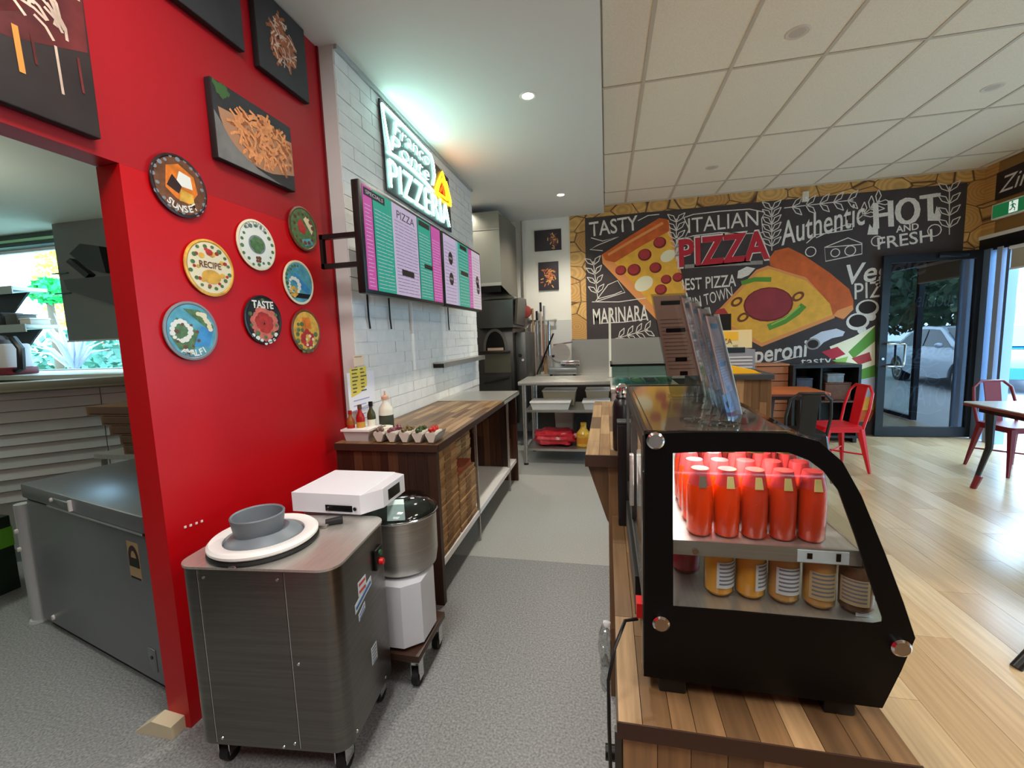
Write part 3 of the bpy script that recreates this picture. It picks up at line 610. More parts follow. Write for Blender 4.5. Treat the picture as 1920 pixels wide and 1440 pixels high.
# two joined-up lettering lines
def script(s, u, v, w, h, name='neon_lettering'):
    o = text(s, 'left', NX, u, v, 1, NW, ns, name, shear=.2, fit=(w, h), d=0, depth=.0015, bold=-.022); return o
script('Franco', 3.32, 2.945, .62, .10); script('Ponte', 3.28, 2.825, .66, .11)
text('PIZZERIA', 'left', NX, 3.49, 2.60, 1, NW, ns, 'neon_lettering', fit=(1.18, .19), d=0, depth=.0015, bold=-.018)
tubes('slice_tube', [[(3.72, 2.72), (3.80, 2.82), (3.93, 2.955), (4.04, 2.84), (4.12, 2.71), (3.92, 2.695), (3.72, 2.72)]], .009, NY); tubes('slice_tube', [[(4.02, 2.90), (4.09, 2.80), (4.125, 2.74)]], .010, NY)
tubes('slice_tube', [[(3.78, 2.735), (3.85, 2.83), (3.93, 2.90), (4.02, 2.77), (4.03, 2.74), (3.78, 2.735)]], .010, NO); tubes('slice_tube', [[(3.86, 2.77), (3.93, 2.83), (3.96, 2.77)]], .012, NR)

# ------------------------------------------------------------------ menu screens
TX = -1.2
def tv(y0, y1, label):
    t = thing('menu_screen', (TX, (y0+y1)/2, 1.70), label, 'screen', 'menu screens on the brick wall')
    mk('screen_case', MB().box(TX-.045, TX, y0, y1, 1.698, 2.262, .006), BLACK, t)
    br = mk('wall_bracket', MB().box(TX-.09, TX-.045, (y0+y1)/2-.15, (y0+y1)/2+.15, 1.86, 2.1), BLACK, t)
    mk('bracket_arm', MB().box(-1.468, TX-.09, (y0+y1)/2-.04, (y0+y1)/2+.04, 1.95, 2.0), BLACK, br); mk('bracket_arm', MB().box(-1.468, TX-.06, y0+.03, y0+.055, 1.99, 2.015).box(-1.468, TX-.06, y0+.03, y0+.055, 1.84, 1.865).box(-1.468, -1.45, y0+.03, y0+.055, 1.84, 2.015), BLACK, br)
    return t
PK = screen_mat('screen_pink', (206, 84, 170), .62); TL = screen_mat('screen_teal', (22, 168, 142), .62); LI = screen_mat('screen_lilac', (192, 178, 206), .68); PB = screen_mat('screen_pale_blue', (150, 180, 196), .65); LN = screen_mat('screen_line_pale', (226, 214, 236), .5); LD = screen_mat('screen_line_dark', (110, 80, 120), .5); PS = screen_mat('screen_pale_pink', (206, 190, 204), .68)
KEY = screen_mat('screen_black', (14, 14, 16), .5)
def panel(t, y0, y1, z0, z1, m, name='menu_column', d=.001): return mk(name, MB().poly([fl_(TX)(a, b, d) for a, b in ((y0, z0), (y1, z0), (y1, z1), (y0, z1))]), m, t, smooth=False)
def lines(t, y0, y1, z0, z1, n, m, d=.002):
    b = MB(); f = fl_(TX)
    for k in range(n):
        v = z1-(z1-z0)*(k+.5)/n; u = y0+.01
        while u < y1-.03:
            u2 = min(u+random.uniform(.03, .12), y1-.01); b.strip([f(u, v, d), f(u2, v, d)], .0032, (1, 0, 0)); u = u2+.008
    return mk('menu_text', b, m, t, smooth=False)
t = tv(2.065, 3.175, 'nearer wide menu screen with pink, teal and lilac columns')
e = [2.085]+[q[0] for q in [(2.186,1.706),(2.408,1.710),(2.751,1.710),(2.974,1.714)]]+[3.155]
for a, b, m, l in zip(e, e[1:], (PK, TL, LI, TL, PK), (LN, LN, LD, LN, LN)): panel(t, a+.006, b-.004, 1.72, 2.245, m); lines(t, a+.01, b-.01, 1.73, 2.16, 22, l)
panel(t, e[2]-.004, e[2]+.006, 1.72, 2.245, LN, d=.0012)
panel(t, 2.10, 2.32, 2.195, 2.235, KEY, 'menu_heading', .0026); text('SPECIALS', 'left', TX, 2.21, 2.215, 1, LN, t, fit=(.18, .018), d=.0035)
text('PIZZA', 'left', TX, (e[2]+e[3])/2, 2.19, 1, KEY, t, fit=(.24, .045), d=.003); panel(t, e[2]+.08, e[2]+.25, 1.84, 1.875, KEY, 'menu_heading', .0026); panel(t, e[3]+.08, e[3]+.22, 1.93, 1.96, KEY, 'menu_heading', .0026); panel(t, e[3]+.02, e[3]+.2, 2.2, 2.235, KEY, 'menu_heading', .0026)
t = tv(3.195, 4.215, 'farther wide menu screen with pale columns and dark badges')
e = [3.215, 3.50, 3.55, 3.83, 3.93, 4.195]
for a, b, m in zip(e, e[1:], (LI, PB, TL, PK, PS)): panel(t, a, b, 1.72, 2.245, m); lines(t, a+.01, b-.01, 1.73, 2.2, 18, LD if m in (LI, PS, PB) else LN)
for u, v in ((3.36, 2.08), (3.36, 1.92), (4.08, 1.98), (4.1, 1.91)):
    mk('menu_badge', MB().poly([fl_(TX)(u+.05*math.cos(a), v+.05*math.sin(a), .003) for a in [k*PI/8 for k in range(16)]]), KEY, t, smooth=False); text('PASTA', 'left', TX, u, v, 1, LN, t, fit=(.075, .016), d=.004)
panel(t, 3.60, 3.78, 2.20, 2.235, KEY, 'menu_heading', .0026); panel(t, 3.60, 3.80, 1.985, 2.02, KEY, 'menu_heading', .0026)
for i, (y, x) in enumerate(((2.52, -1.46), (2.80, -1.46), (3.95, -1.46))):
    mk('power_cable', MB().tube([(x, y, 1.95), (x, y, 1.60), (x, y+.01, 1.53)], .006, 6), BLACK, None, ['black cable hanging below the left end of the nearer menu screen', 'black cable hanging below the middle of the nearer menu screen', 'black cable hanging below the farther menu screen'][i], 'cable', base=(x, y, 1.53))
mk('cable_conduit', MB().box(-1.475, -1.455, 3.14, 3.165, 1.5, 1.9, .003), WPLAST, None, 'white square conduit running down the brick wall below the screens', 'conduit', base=(-1.465, 3.15, 1.5))
ws = thing('wall_shelf', (-1.42, 4.2, 1.2), 'narrow grey metal rail shelf on the white brick wall above the counter', 'shelf')
mk('shelf_board', MB().box(-1.472, -1.37, 3.55, 4.85, 1.235, 1.245), STEEL, ws); mk('shelf_lip', MB().box(-1.374, -1.37, 3.55, 4.85, 1.2, 1.235), STEEL, ws); mk('end_cap', MB().box(-1.472, -1.374, 3.55, 3.554, 1.2, 1.235), BLACK, ws)
# papers taped to the brick wall
pp = thing('notice_paper', (-1.47, 2.37, 1.13), 'yellow price list paper taped to the brick wall above the bottles', 'paper')
f = fl_(-1.470); mk('sheet', MB().prism([f(u, v) for u, v in [(2.282,1.294),(2.463,1.299),(2.460,1.179),(2.381,1.142),(2.282,1.124)]], (.001, 0, 0)), mat('yellow_paper', (226, 204, 92), .8), pp)
b = MB()
for k in range(7):
    for j in range(2): b.strip([f(2.30+.09*j, 1.285-.022*k, .002), f(2.30+.09*j+random.uniform(.03, .07), 1.285-.022*k, .002)], .008, (1, 0, 0))
mk('writing', b, mat('paper_ink', (96, 92, 60), .8), pp, smooth=False)
p2_ = thing('notice_paper', (-1.47, 2.40, 1.31), 'small pale peach note on the brick wall above the yellow price list', 'paper')
mk('sheet', MB().prism([f(u, v) for u, v in [(2.331,1.366),(2.449,1.373),(2.446,1.307),(2.333,1.303)]], (.001, 0, 0)), mat('peach_paper', (232, 208, 178), .8), p2_)
mk('writing', MB().strip([f(2.34, 1.36, .002), f(2.42, 1.36, .002)], .006, (1, 0, 0)), mat('paper_ink_brown', (170, 140, 110), .8), p2_)
p3_ = thing('notice_paper', (-1.47, 2.47, 1.0), 'white sheet with faint blue writing on the brick wall just behind the bottles', 'paper')
mk('sheet', MB().prism([f(u, v) for u, v in [(2.252,1.272),(2.549,1.265),(2.548,1.064),(2.254,1.040)]], (.0006, 0, 0)), mat('white_paper', (232, 232, 238), .8), p3_)
b = MB()
for k in range(5): b.strip([f(2.30, 1.10-.03*k, .0012), f(2.30+random.uniform(.1, .22), 1.10-.03*k, .0012)], .006, (1, 0, 0))
mk('writing', b, mat('blue_ink', (150, 152, 206), .8), p3_, smooth=False)

# ------------------------------------------------------------------ left timber counter
tc = thing('timber_counter', (-1.17, 2.1, 0), 'long timber counter with pizza boxes below, against the white brick wall', 'counter')
mk('top_core', MB().box(-1.472, -.875, 2.095, 4.24, .868, .889), mat('dark_timber', (58, 36, 26), .5), tc)
staves(tc, 'top_stave', 'y', -1.472, -.868, 2.09, 3.66, .889, .90, 'x', .046, .45)
mk('front_edge', MB().box(-.875, -.866, 2.09, 4.245, .862, .8995), mat('dark_timber', (0, 0, 0)), tc); mk('near_edge', MB().box(-1.472, -.866, 2.084, 2.095, .862, .8995), mat('dark_timber', (0, 0, 0)), tc)
mk('steel_cover', MB().box(-1.472, -.862, 3.60, 4.25, .901, .905).box(-.866, -.862, 3.60, 4.25, .87, .905), STEELX, tc)
staves(tc, 'end_plank', 'z', -1.472, -.885, 2.10, 2.125, .02, .862, 'x', .052, .6, DARKW)
mk('corner_post', MB().box(-.93, -.882, 2.098, 2.135, 0, .862), mat('dark_timber', (0, 0, 0)), tc)
mk('shelf_board', MB().box(-1.465, -.905, 2.14, 4.17, .205, .225), WPLAST, tc); mk('shelf_lip', MB().box(-.905, -.898, 2.14, 4.17, .19, .228), WPLAST, tc)
mk('back_panel', MB().box(-1.472, -1.466, 2.13, 4.2, .225, .865), mat('dark_timber', (0, 0, 0)), tc)
staves(tc, 'end_plank', 'z', -1.465, -.885, 4.17, 4.2, .0, .862, 'x', .055, .6, DARKW)
mk('divider_post', MB().box(-.915, -.897, 2.86, 2.878, 0, .866), STEEL, tc); mk('divider_post', MB().box(-.915, -.897, 3.87, 3.885, 0, .866), STEEL, tc)
staves(tc, 'inner_plank', 'z', -1.46, -.92, 3.9, 3.92, .228, .86, 'x', .06, .6, DARKW)
mk('kickboard', MB().box(-1.20, -1.18, 2.14, 4.17, 0, .2), mat('dark_kickboard', (40, 40, 42), .6), tc)
# pizza boxes
def pizza_box(x0, x1, y0, y1, z0, h):
    b = thing('pizza_box', ((x0+x1)/2, (y0+y1)/2, z0), 'x', 'box')
    mk('tray', MB().box(x0, x1, y0, y1, z0, z0+h*.9), CARD, b); mk('lid', MB().box(x0-.002, x1+.003, y0-.002, y1+.002, z0+h*.62, z0+h*.985), CARD, b)
    mk('flap', MB().box(x1+.003, x1+.005, (y0+y1)/2-.05, (y0+y1)/2+.05, z0+h*.2, z0+h*.9), CARDD, b)
    return b
H_ = .0405
pb0 = None
ORD_ = ['lowest', 'second lowest', 'third lowest', 'fourth lowest', 'fifth lowest', 'sixth lowest', 'seventh lowest', 'middle', 'seventh highest', 'sixth highest', 'fifth highest', 'fourth highest', 'third highest', 'second highest', 'topmost']
def stack(x, y, z0, n, label, group, wx=.27, wy=.325, first=False):
    global pb0
    for k in range(n):
        jx, jy = random.uniform(-.004, .004), random.uniform(-.006, .006)
        loc = (x+jx, y+jy, z0+k*H_)
        if pb0 is None:
            pb0 = pizza_box(x-wx/2, x+wx/2, y-wy/2, y+wy/2, z0, H_-.001); o = pb0
        else: o = dup(pb0, loc, random.uniform(-.012, .012))
        o['label'] = (ORD_[k] if n == 15 else (ORD_[:5]+ORD_[11:])[k])+' '+label; o['group'] = group
stack(-1.045, 2.318, .226, 15, 'brown pizza box of the tall stack nearest the camera under the counter', 'pizza boxes in the near stack')
stack(-1.045, 2.672, .226, 9, 'brown pizza box of the low stack, beside the nearest stack', 'pizza boxes in the low stack')
stack(-1.322, 2.672, .226, 15, 'brown pizza box of the stack set back against the wall', 'pizza boxes in the set-back stack')
stack(-1.20, 3.06, .226, 15, 'brown pizza box of the stack beyond the metal divider post', 'pizza boxes beyond the divider')
mk('folded_carton', MB().prism([(-.925, 2.53, .592), (-.925, 2.81, .592), (-.925, 2.80, .625), (-.925, 2.66, .61), (-.925, 2.54, .635)], (-.20, 0, 0)), mat('red_brown_card', (150, 76, 52), .7), None, 'torn reddish brown carton lying on the low stack of pizza boxes', 'carton', base=(-1.02, 2.67, .592))

# ------------------------------------------------------------------ things on the timber counter
bk = thing('plastic_basket', (-1.36, 2.21, .90), 'translucent white plastic basket holding sauce bottles by the red wall', 'basket')
def tub(x0, x1, y0, y1, z0, z1, t=.006, taper=.012):
    b = MB(); o0 = [(x0+taper, y0+taper, z0), (x1-taper, y0+taper, z0), (x1-taper, y1-taper, z0), (x0+taper, y1-taper, z0)]; o1 = [(x0, y0, z1), (x1, y0, z1), (x1, y1, z1), (x0, y1, z1)]
    i1 = [(x0+t, y0+t, z1), (x1-t, y0+t, z1), (x1-t, y1-t, z1), (x0+t, y1-t, z1)]; i0 = [(x0+taper+t, y0+taper+t, z0+t), (x1-taper-t, y0+taper+t, z0+t), (x1-taper-t, y1-taper-t, z0+t), (x0+taper+t, y1-taper-t, z0+t)]
    L = [[b.b.verts.new(p) for p in l] for l in (o0, o1, i1, i0)]
    for A, B in zip(L, L[1:]):
        for k in range(4): b.b.faces.new((A[k], A[(k+1) % 4], B[(k+1) % 4], B[k]))
    b.b.faces.new(L[0][::-1]); b.b.faces.new(L[3])
    return b
FROST = mat('frosted_plastic', (214, 210, 208), .4, alpha=.75)
mk('bin', tub(-1.445, -1.285, 2.13, 2.27, .90, .965), FROST, bk); mk('rim', tub(-1.452, -1.278, 2.123, 2.277, .957, .968, .012, 0), WPLAST, bk)
def bottle(name, x, y, z, r, h, body, cap, label, cat='bottle', lab=None, group=None, tip=False):
    t = thing(name, (x, y, z), label, cat, group)
    mk('body', MB().lathe((x, y, z), [(r*.9, 0), (r, .005), (r, h*.6), (r*.9, h*.68), (r*.42, h*.8), (r*.40, h*.88)], 16), body, t)
    mk('cap', MB().lathe((x, y, z+h*.88), [(r*.5, 0), (r*.5, h*.07), (r*.14, h*.1), (r*.1, h*.2)] if tip else [(r*.5, 0), (r*.5, h*.12)], 14), cap, t)
    if lab: mk('paper_label', MB().lathe((x, y, z), [(r*1.01, h*.18), (r*1.01, h*.5)], 16), lab, t)
    return t
SR = mat('sauce_red', (166, 26, 22), .3); SA = mat('sauce_amber', (150, 84, 28), .3); SG = mat('dark_olive_bottle', (66, 64, 34), .25); PEACH = mat('peach_plastic', (214, 164, 138), .4); MILK = mat('milky_plastic', (226, 222, 206), .4)
bottle('sauce_bottle', -1.415, 2.17, .907, .022, .16, SA, SR, 'amber sauce bottle with red cap at the left of the white basket', lab=SR)
bottle('sauce_bottle', -1.365, 2.19, .907, .024, .19, SR, mat('brown_cap', (96, 66, 44), .4), 'red sauce bottle with brown cap in the white basket', lab=mat('gold_label', (190, 140, 50), .5))
bottle('sauce_bottle', -1.325, 2.24, .907, .024, .20, SG, BLACK, 'dark olive bottle with black cap in the white basket', lab=MILK)
bottle('squeeze_bottle', -1.27, 2.31, .90, .042, .24, MILK, PEACH, 'milky squeeze bottle with peach nozzle top behind the basket', lab=mat('dark_green_label', (60, 66, 54), .5), tip=True)
jr = thing('jam_tub', (-1.225, 2.20, .90), 'clear tub of red sauce with white lid right of the basket', 'tub')
mk('tub_body', MB().lathe((-1.225, 2.20, .90), [(.036, 0), (.044, .06)], 20), mat('pinkish_tub', (190, 96, 96), .3), jr); mk('lid', MB().lathe((-1.225, 2.20, .96), [(.047, 0), (.047, .012), (.04, .014)], 20), MILK, jr)
th = thing('taco_holder', (-1.05, 2.17, .90), 'wavy steel holder of filled wraps along the near edge of the timber counter', 'holder')
zz_ = []
for k in range(5): zz_ += [(-1.245+.075*k, .958), (-1.225+.075*k, .905), (-1.195+.075*k, .905)]
zz_ += [(-1.245+.375, .958)]
b = MB()
for s in ((0, 0),):
    P0 = [Vector((u, 2.11, v)) for u, v in zz_]; P1 = [Vector((u, 2.23, v)) for u, v in zz_]
    for k in range(len(zz_)-1): b.prism([P0[k], P0[k+1], P1[k+1], P1[k]], (0, 0, .002))
mk('wavy_sheet', b, STEEL, th)
for k, (c1, nm) in enumerate((((120, 96, 86), 'brown'), ((122, 62, 78), 'purple'), ((112, 96, 60), 'tan'), ((52, 74, 36), 'dark green'), ((180, 34, 24), 'bright red'))):
    x = -1.21+.075*k
    w_ = thing('wrap', (x, 2.16, .909), 'small white paper wrap with %s filling in the steel holder' % nm, 'wrap', 'wraps in the steel holder')
    mk('paper', MB().prism([(x-.012, 2.105, .909), (x+.012, 2.105, .909), (x+.03, 2.10, .95), (x+.026, 2.10, .962), (x-.026, 2.10, .962), (x-.03, 2.10, .95)], (0, .10, 0)), mat('wrap_paper', (206, 198, 186), .7), w_)
    b = MB()
    for j in range(7): b.ico((x+random.uniform(-.018, .018), 2.105+.015*j, .965+random.uniform(0, .012)), .013, 1, jit=.2)
    mk('filling', b, mat('filling_'+nm, c1, .5, vary=(80, .3)), w_)

# ------------------------------------------------------------------ dough divider (steel cabinet on castors)
dm = thing('dough_divider', (-1.375, 1.072, 0), 'large brushed steel cabinet machine on castors with grey funnel, in front of the red wall', 'machine')
ox, oy = -1.375, 1.072
W_, D_ = .545, .40
def rrect(x0, x1, y0, y1, r, z, n=6, corners=(1, 1, 1, 1)):
    P = []
    for (cx, cy, a), c in zip(((x1-r, y0+r, -90), (x1-r, y1-r, 0), (x0+r, y1-r, 90), (x0+r, y0+r, 180)), corners):
        P += [(cx+r*math.cos(math.radians(a+90*k/n)), cy+r*math.sin(math.radians(a+90*k/n)), z) for k in range(n+1)] if c else [(cx+r*{-90: 1, 0: 1, 90: -1, 180: -1}[a], cy+r*{-90: -1, 0: 1, 90: 1, 180: -1}[a], z)]
    return P
MST = mat('machine_steel', (118, 115, 110), .3, 1, vary=(2.5, .12), stretch=(1, 1, 40), bump=(5, .015))
mk('cabinet', MB().prism(rrect(ox, ox+W_, oy, oy+D_, .055, .12), (0, 0, .625)), MST, dm)
mk('top_plate', MB().prism(rrect(ox-.004, ox+W_+.004, oy-.006, oy+D_+.004, .06, .745), (0, 0, .008)), STEELX, dm)
MSD = mat('seam_dark', (64, 62, 60), .4, .8)
for x in (.075, .375): mk('panel_seam', MB().box(ox+x, ox+x+.003, oy-.0012, oy, .13, .74), MSD, dm); mk('panel_edge', MB().box(ox+x+.003, ox+x+.0055, oy-.0018, oy, .13, .74), CHROME, dm)
for x, z in ((.10, .715), (.355, .715), (.10, .145), (.36, .145), (.40, .43), (.32, .13)): mk('screw', MB().cone((ox+x, oy, z), (ox+x, oy-.003, z), .0055, .0045, 10), CHROME, dm)
for y, z in ((.06, .145), (.34, .60), (.30, .14)): mk('screw', MB().cone((ox+W_, oy+y, z), (ox+W_+.003, oy+y, z), .0055, .0045, 10), CHROME, dm)
bx = mk('switch_plate', MB().box(ox+W_, ox+W_+.012, oy+.27, oy+.33, .595, .675, .003), BLACK, dm); mk('red_button', MB().cone((ox+W_+.012, oy+.30, .62), (ox+W_+.026, oy+.30, .62), .014, .012, 14), mat('button_red', (200, 20, 20), .35), bx); mk('green_button', MB().cone((ox+W_+.012, oy+.30, .655), (ox+W_+.018, oy+.30, .655), .011, .011, 14), mat('button_green', (40, 90, 60), .35), bx)
def side_sticker(y0, y1, z0, z1, shear, rows, cols):
    s = mk('sticker', MB().prism([(ox+W_, oy+y0, z0), (ox+W_, oy+y1, z0+shear), (ox+W_, oy+y1, z1+shear), (ox+W_, oy+y0, z1)], (.001, 0, 0)), mat('sticker_white', (206, 216, 226), .4), dm)
    b = MB()
    for k in range(rows): b.strip([(ox+W_+.0015, oy+y0+.006, z0+(z1-z0)*(k+.5)/rows), (ox+W_+.0015, oy+y1-.006, z0+(z1-z0)*(k+.5)/rows+shear*.9)], (z1-z0)/rows*.4, (1, 0, 0))
    mk('sticker_print', b, cols, s, smooth=False)
side_sticker(.14, .20, .575, .625, 0, 2, mat('sticker_red', (200, 60, 60), .5))
side_sticker(.11, .24, .53, .562, .035, 1, mat('sticker_blue', (60, 110, 170), .5))
side_sticker(.13, .18, .49, .515, .02, 2, mat('sticker_blue', (0, 0, 0)))
side_sticker(.20, .245, .27, .335, .0, 5, mat('sticker_grey', (120, 130, 140), .5))
tl = Matrix.Rotation(math.radians(4), 3, 'X')
RC = (ox+.20, oy+.165, .753)
mk('base_gasket', MB().lathe((RC[0], RC[1], .753), [(.128, 0), (.172, .0), (.176, .008), (.172, .016), (.128, .016)], 48), RUBBER, dm)
mk('white_ring', MB().lathe((RC[0], RC[1], .770), [(.128, .004), (.134, .0), (.168, 0), (.174, .006), (.174, .014), (.166, .022), (.136, .022), (.128, .016), (.128, .004)], 56), WPLAST, dm)
mk('funnel_cone', MB().lathe((RC[0], RC[1], .756), [(.132, .0), (.126, .02), (.112, .034), (.080, .052), (.074, .05), (.0, .02)], 48), GREYP, dm)
mk('funnel_cup', MB().lathe((RC[0]-.012, RC[1]-.01, .80), [(.070, -.012), (.076, .0), (.083, .045), (.086, .064), (.083, .068), (.078, .064), (.070, .005), (0, .0)], 40), GREYP, dm)
mk('clamp_knob', MB().cone((ox+.345, oy+.31, .765), (ox+.40, oy+.335, .768), .012, .014, 12), RUBBER, dm); mk('clamp_bar', MB().box(ox+.31, ox+.36, oy+.285, oy+.31, .754, .764, .003), STEEL, dm)
mk('latch', MB().box(ox+.20, ox+.225, oy-.012, oy+.012, .754, .762, .002), CHROME, dm)
for x, y in ((.06, .06), (.49, .06), (.06, .34), (.49, .34)):
    cs = mk('castor', MB().box(ox+x-.022, ox+x-.018, oy+y-.02, oy+y+.03, .035, .11).box(ox+x+.018, ox+x+.022, oy+y-.02, oy+y+.03, .035, .11).box(ox+x-.03, ox+x+.03, oy+y-.035, oy+y+.035, .108, .12), CHROME, dm)
    mk('wheel', MB().cone((ox+x-.016, oy+y+.01, .036), (ox+x+.016, oy+y+.01, .036), .036, .036, 20), RUBBER, cs)
dm.rotation_euler = (0, 0, math.radians(5.6))

# ------------------------------------------------------------------ spiral mixer behind it
sm = thing('spiral_mixer', (-1.08, 1.66, 0), 'white spiral dough mixer with a steel bowl behind the steel cabinet machine', 'mixer')
WM = mat('mixer_white', (226, 228, 236), .35)
mk('column', MB().box(-1.27, -1.06, 1.55, 1.78, .16, .76, .01), WM, sm)
mk('base', MB().prism([(-1.06, 1.545, .17), (-.84, 1.545, .17), (-.775, 1.60, .17), (-.775, 1.74, .17), (-.83, 1.80, .17), (-1.06, 1.80, .17)], (0, 0, .27)), WM, sm)
mk('head', MB().prism([(-1.275, 1.50, .765), (-1.275, 1.50, .845), (-1.275, 1.80, .845), (-1.275, 1.80, .765)], (.31, 0, 0)), WM, sm)
mk('head_nose', MB().prism([(-.965, 1.50, .765), (-.895, 1.56, .775), (-.895, 1.75, .775), (-.965, 1.80, .765)], (0, 0, .078)), WM, sm)
cp = mk('control_strip', MB().box(-1.12, -1.0, 1.496, 1.5, .775, .80, .001), MBLACK, sm); mk('dial', MB().cone((-1.105, 1.496, .788), (-1.105, 1.488, .788), .008, .008, 12), CHROME, cp); mk('dial', MB().cone((-.985, 1.5, .79), (-.985, 1.492, .79), .008, .008, 12), CHROME, sm)
mk('vent_grille', MB().box(-.895, -.893, 1.60, 1.70, .79, .835), DSTEEL, sm)
mk('bowl', MB().lathe((-.905, 1.725, .43), [(.0, .0), (.11, .004), (.142, .03), (.150, .08), (.152, .255), (.157, .26), (.152, .265), (.146, .256), (.143, .08), (.0, .02)], 48), STEEL, sm)
mk('bowl_guard', MB().lathe((-.905, 1.725, .695), [(.157, .0), (.150, .022), (.118, .052), (.07, .066), (.0, .068)], 40), clear_mat('guard_clear', (200, 208, 208), .9, .08), sm)
mk('guard_rim', MB().tube([(-.905+.157*math.cos(a), 1.725+.157*math.sin(a), .697) for a in [2*PI*k/40 for k in range(40)]], .004, 6, True), CHROME, sm)
mk('feed_chute', MB().prism([(-.90, 1.585, .705), (-.83, 1.605, .705), (-.86, 1.66, .768), (-.925, 1.64, .768)], (.0, .004, .004)), mat('chute_white', (206, 226, 222), .3), sm)
mk('spiral_hook', MB().tube([(-.892+.05*math.cos(k*.7), 1.71+.05*math.sin(k*.7), .76-.012*k) for k in range(22)], .010, 8), CHROME, sm)
mk('trolley_board', MB().box(-1.30, -.77, 1.53, 1.83, .125, .155, .003), wood('x', DARKW, 'walnut_'), sm)
for x, y in ((-1.25, 1.57), (-.80, 1.57), (-1.25, 1.79), (-.80, 1.79)):
    cs = mk('castor', MB().box(x-.02, x-.016, y-.02, y+.02, .03, .115).box(x+.016, x+.02, y-.02, y+.02, .03, .115).box(x-.026, x+.026, y-.03, y+.03, .115, .125), CHROME, sm); mk('wheel', MB().cone((x-.014, y, .034), (x+.014, y, .034), .034, .034, 18), RUBBER, cs)

# ------------------------------------------------------------------ back room seen through the red doorway
fz = thing('chest_freezer', (-2.96, 1.60, 0), 'grey steel chest freezer seen through the doorway of the red wall', 'freezer')
gx, gy = -2.96, 1.60
FZ = mat('freezer_grey', (136, 140, 144), .32, .6, vary=(2, .06))
mk('cabinet', MB().box(gx, gx+1.17, gy, gy+.60, .035, .70, .008), FZ, fz); mk('lid', MB().box(gx-.004, gx+1.174, gy-.012, gy+.605, .712, .787, .01), FZ, fz)
mk('lid_seal', MB().box(gx+.006, gx+1.164, gy+.004, gy+.59, .70, .712), RUBBER, fz); mk('lid_trim', MB().box(gx+.3, gx+1.174, gy-.015, gy-.011, .708, .718), CHROME, fz)
mk('handle', MB().box(gx+.40, gx+.56, gy-.022, gy-.012, .735, .765, .004), FZ, fz); mk('handle_clip', MB().box(gx+.56, gx+.572, gy-.024, gy-.01, .725, .775), WPLAST, fz); mk('hinge_button', MB().cone((gx+.36, gy-.012, .75), (gx+.36, gy-.02, .75), .010, .008, 12), WPLAST, fz)
mk('plinth', MB().box(gx+.02, gx+1.15, gy+.02, gy+.58, 0, .035), MBLACK, fz)
es = mk('energy_label', MB().box(gx+1.00, gx+1.09, gy-.0012, gy, .49, .655), mat('label_tan', (176, 150, 110), .6), fz)
mk('label_arch', MB().ring([(gx+1.045+.040*math.cos(a), gy-.0016, .585+.055*math.sin(a)) for a in [PI*k/12 for k in range(13)]]+[(gx+1.01, gy-.0016, .56)], [(gx+1.045+.022*math.cos(a), gy-.0016, .585+.032*math.sin(a)) for a in [PI*k/12 for k in range(13)]]+[(gx+1.02, gy-.0016, .57)], (0, -.0005, 0)), mat('label_dark', (54, 30, 34), .6), es); mk('label_band', MB().box(gx+1.005, gx+1.085, gy-.002, gy-.0012, .545, .585), MBLACK, es); mk('label_band', MB().box(gx+1.005, gx+1.085, gy-.002, gy-.0012, .492, .50), MBLACK, es)
mk('lock_plate', MB().box(gx+1.06, gx+1.12, gy-.003, gy, .09, .19, .001), FZ, fz); mk('keyhole', MB().cone((gx+1.09, gy-.003, .15), (gx+1.09, gy-.006, .15), .008, .008, 10), BLACK, fz); mk('drain_plug', MB().cone((gx+.12, gy, .075), (gx+.12, gy-.008, .075), .014, .012, 12), WPLAST, fz)
fz.rotation_euler = (0, 0, math.radians(-13.5))
# white weatherboard half wall under the window
wbp = thing('weatherboard_panel', (-3.95, 2.15, 0), 'white weatherboard half wall with grey sill behind the chest freezer', 'panel')
bx0, by0 = -3.95, 2.15
WB = mat('weatherboard_white', (228, 236, 236), .5, rnd=[(228, 236, 238), (220, 230, 232), (234, 240, 240)])
mk('backing', MB().box(bx0-.7, bx0+1.85, by0+.02, by0+.06, .10, 1.19), WB, wbp)
zz = .44
while zz < 1.16:
    for a, b_ in ((-.7, .45), (.453, 1.3), (1.303, 1.85)):
        o = piece('board', WB, wbp, bx0+a, bx0+b_-.003, by0-.004, by0+.018, zz, zz+.073, .0); o.rotation_euler = (math.radians(-8), 0, 0)
    zz += .078
mk('sill', MB().box(bx0-.75, bx0+1.87, by0-.06, by0+.12, 1.19, 1.26, .004), mat('sill_grey', (128, 126, 112), .45), wbp); mk('sill_trim', MB().box(bx0-.75, bx0+1.87, by0-.064, by0-.058, 1.20, 1.21), mat('sill_trim_pale', (150, 146, 128), .5), wbp)
wbp.rotation_euler = (0, 0, math.radians(42))
wp = thing('white_post', (-3.03, 1.66, 0), 'round white post with two bolts standing at the left of the freezer', 'post')
mk('post_tube', MB().cone((-3.05, 1.63, .012), (-3.05, 1.63, .66), .032, .032, 18), mat('post_white', (200, 206, 208), .45), wp); mk('foot_flange', MB().cone((-3.05, 1.63, 0), (-3.05, 1.63, .014), .045, .04, 18), mat('post_white', (0, 0, 0)), wp)
for z in (.42, .52): mk('bolt', MB().cone((-3.055, 1.60, z), (-3.058, 1.588, z), .013, .011, 10), WPLAST, wp)
gb = thing('green_carton', (-3.86, 1.73, 0), 'black and bright green carton on the floor left of the white post', 'carton')
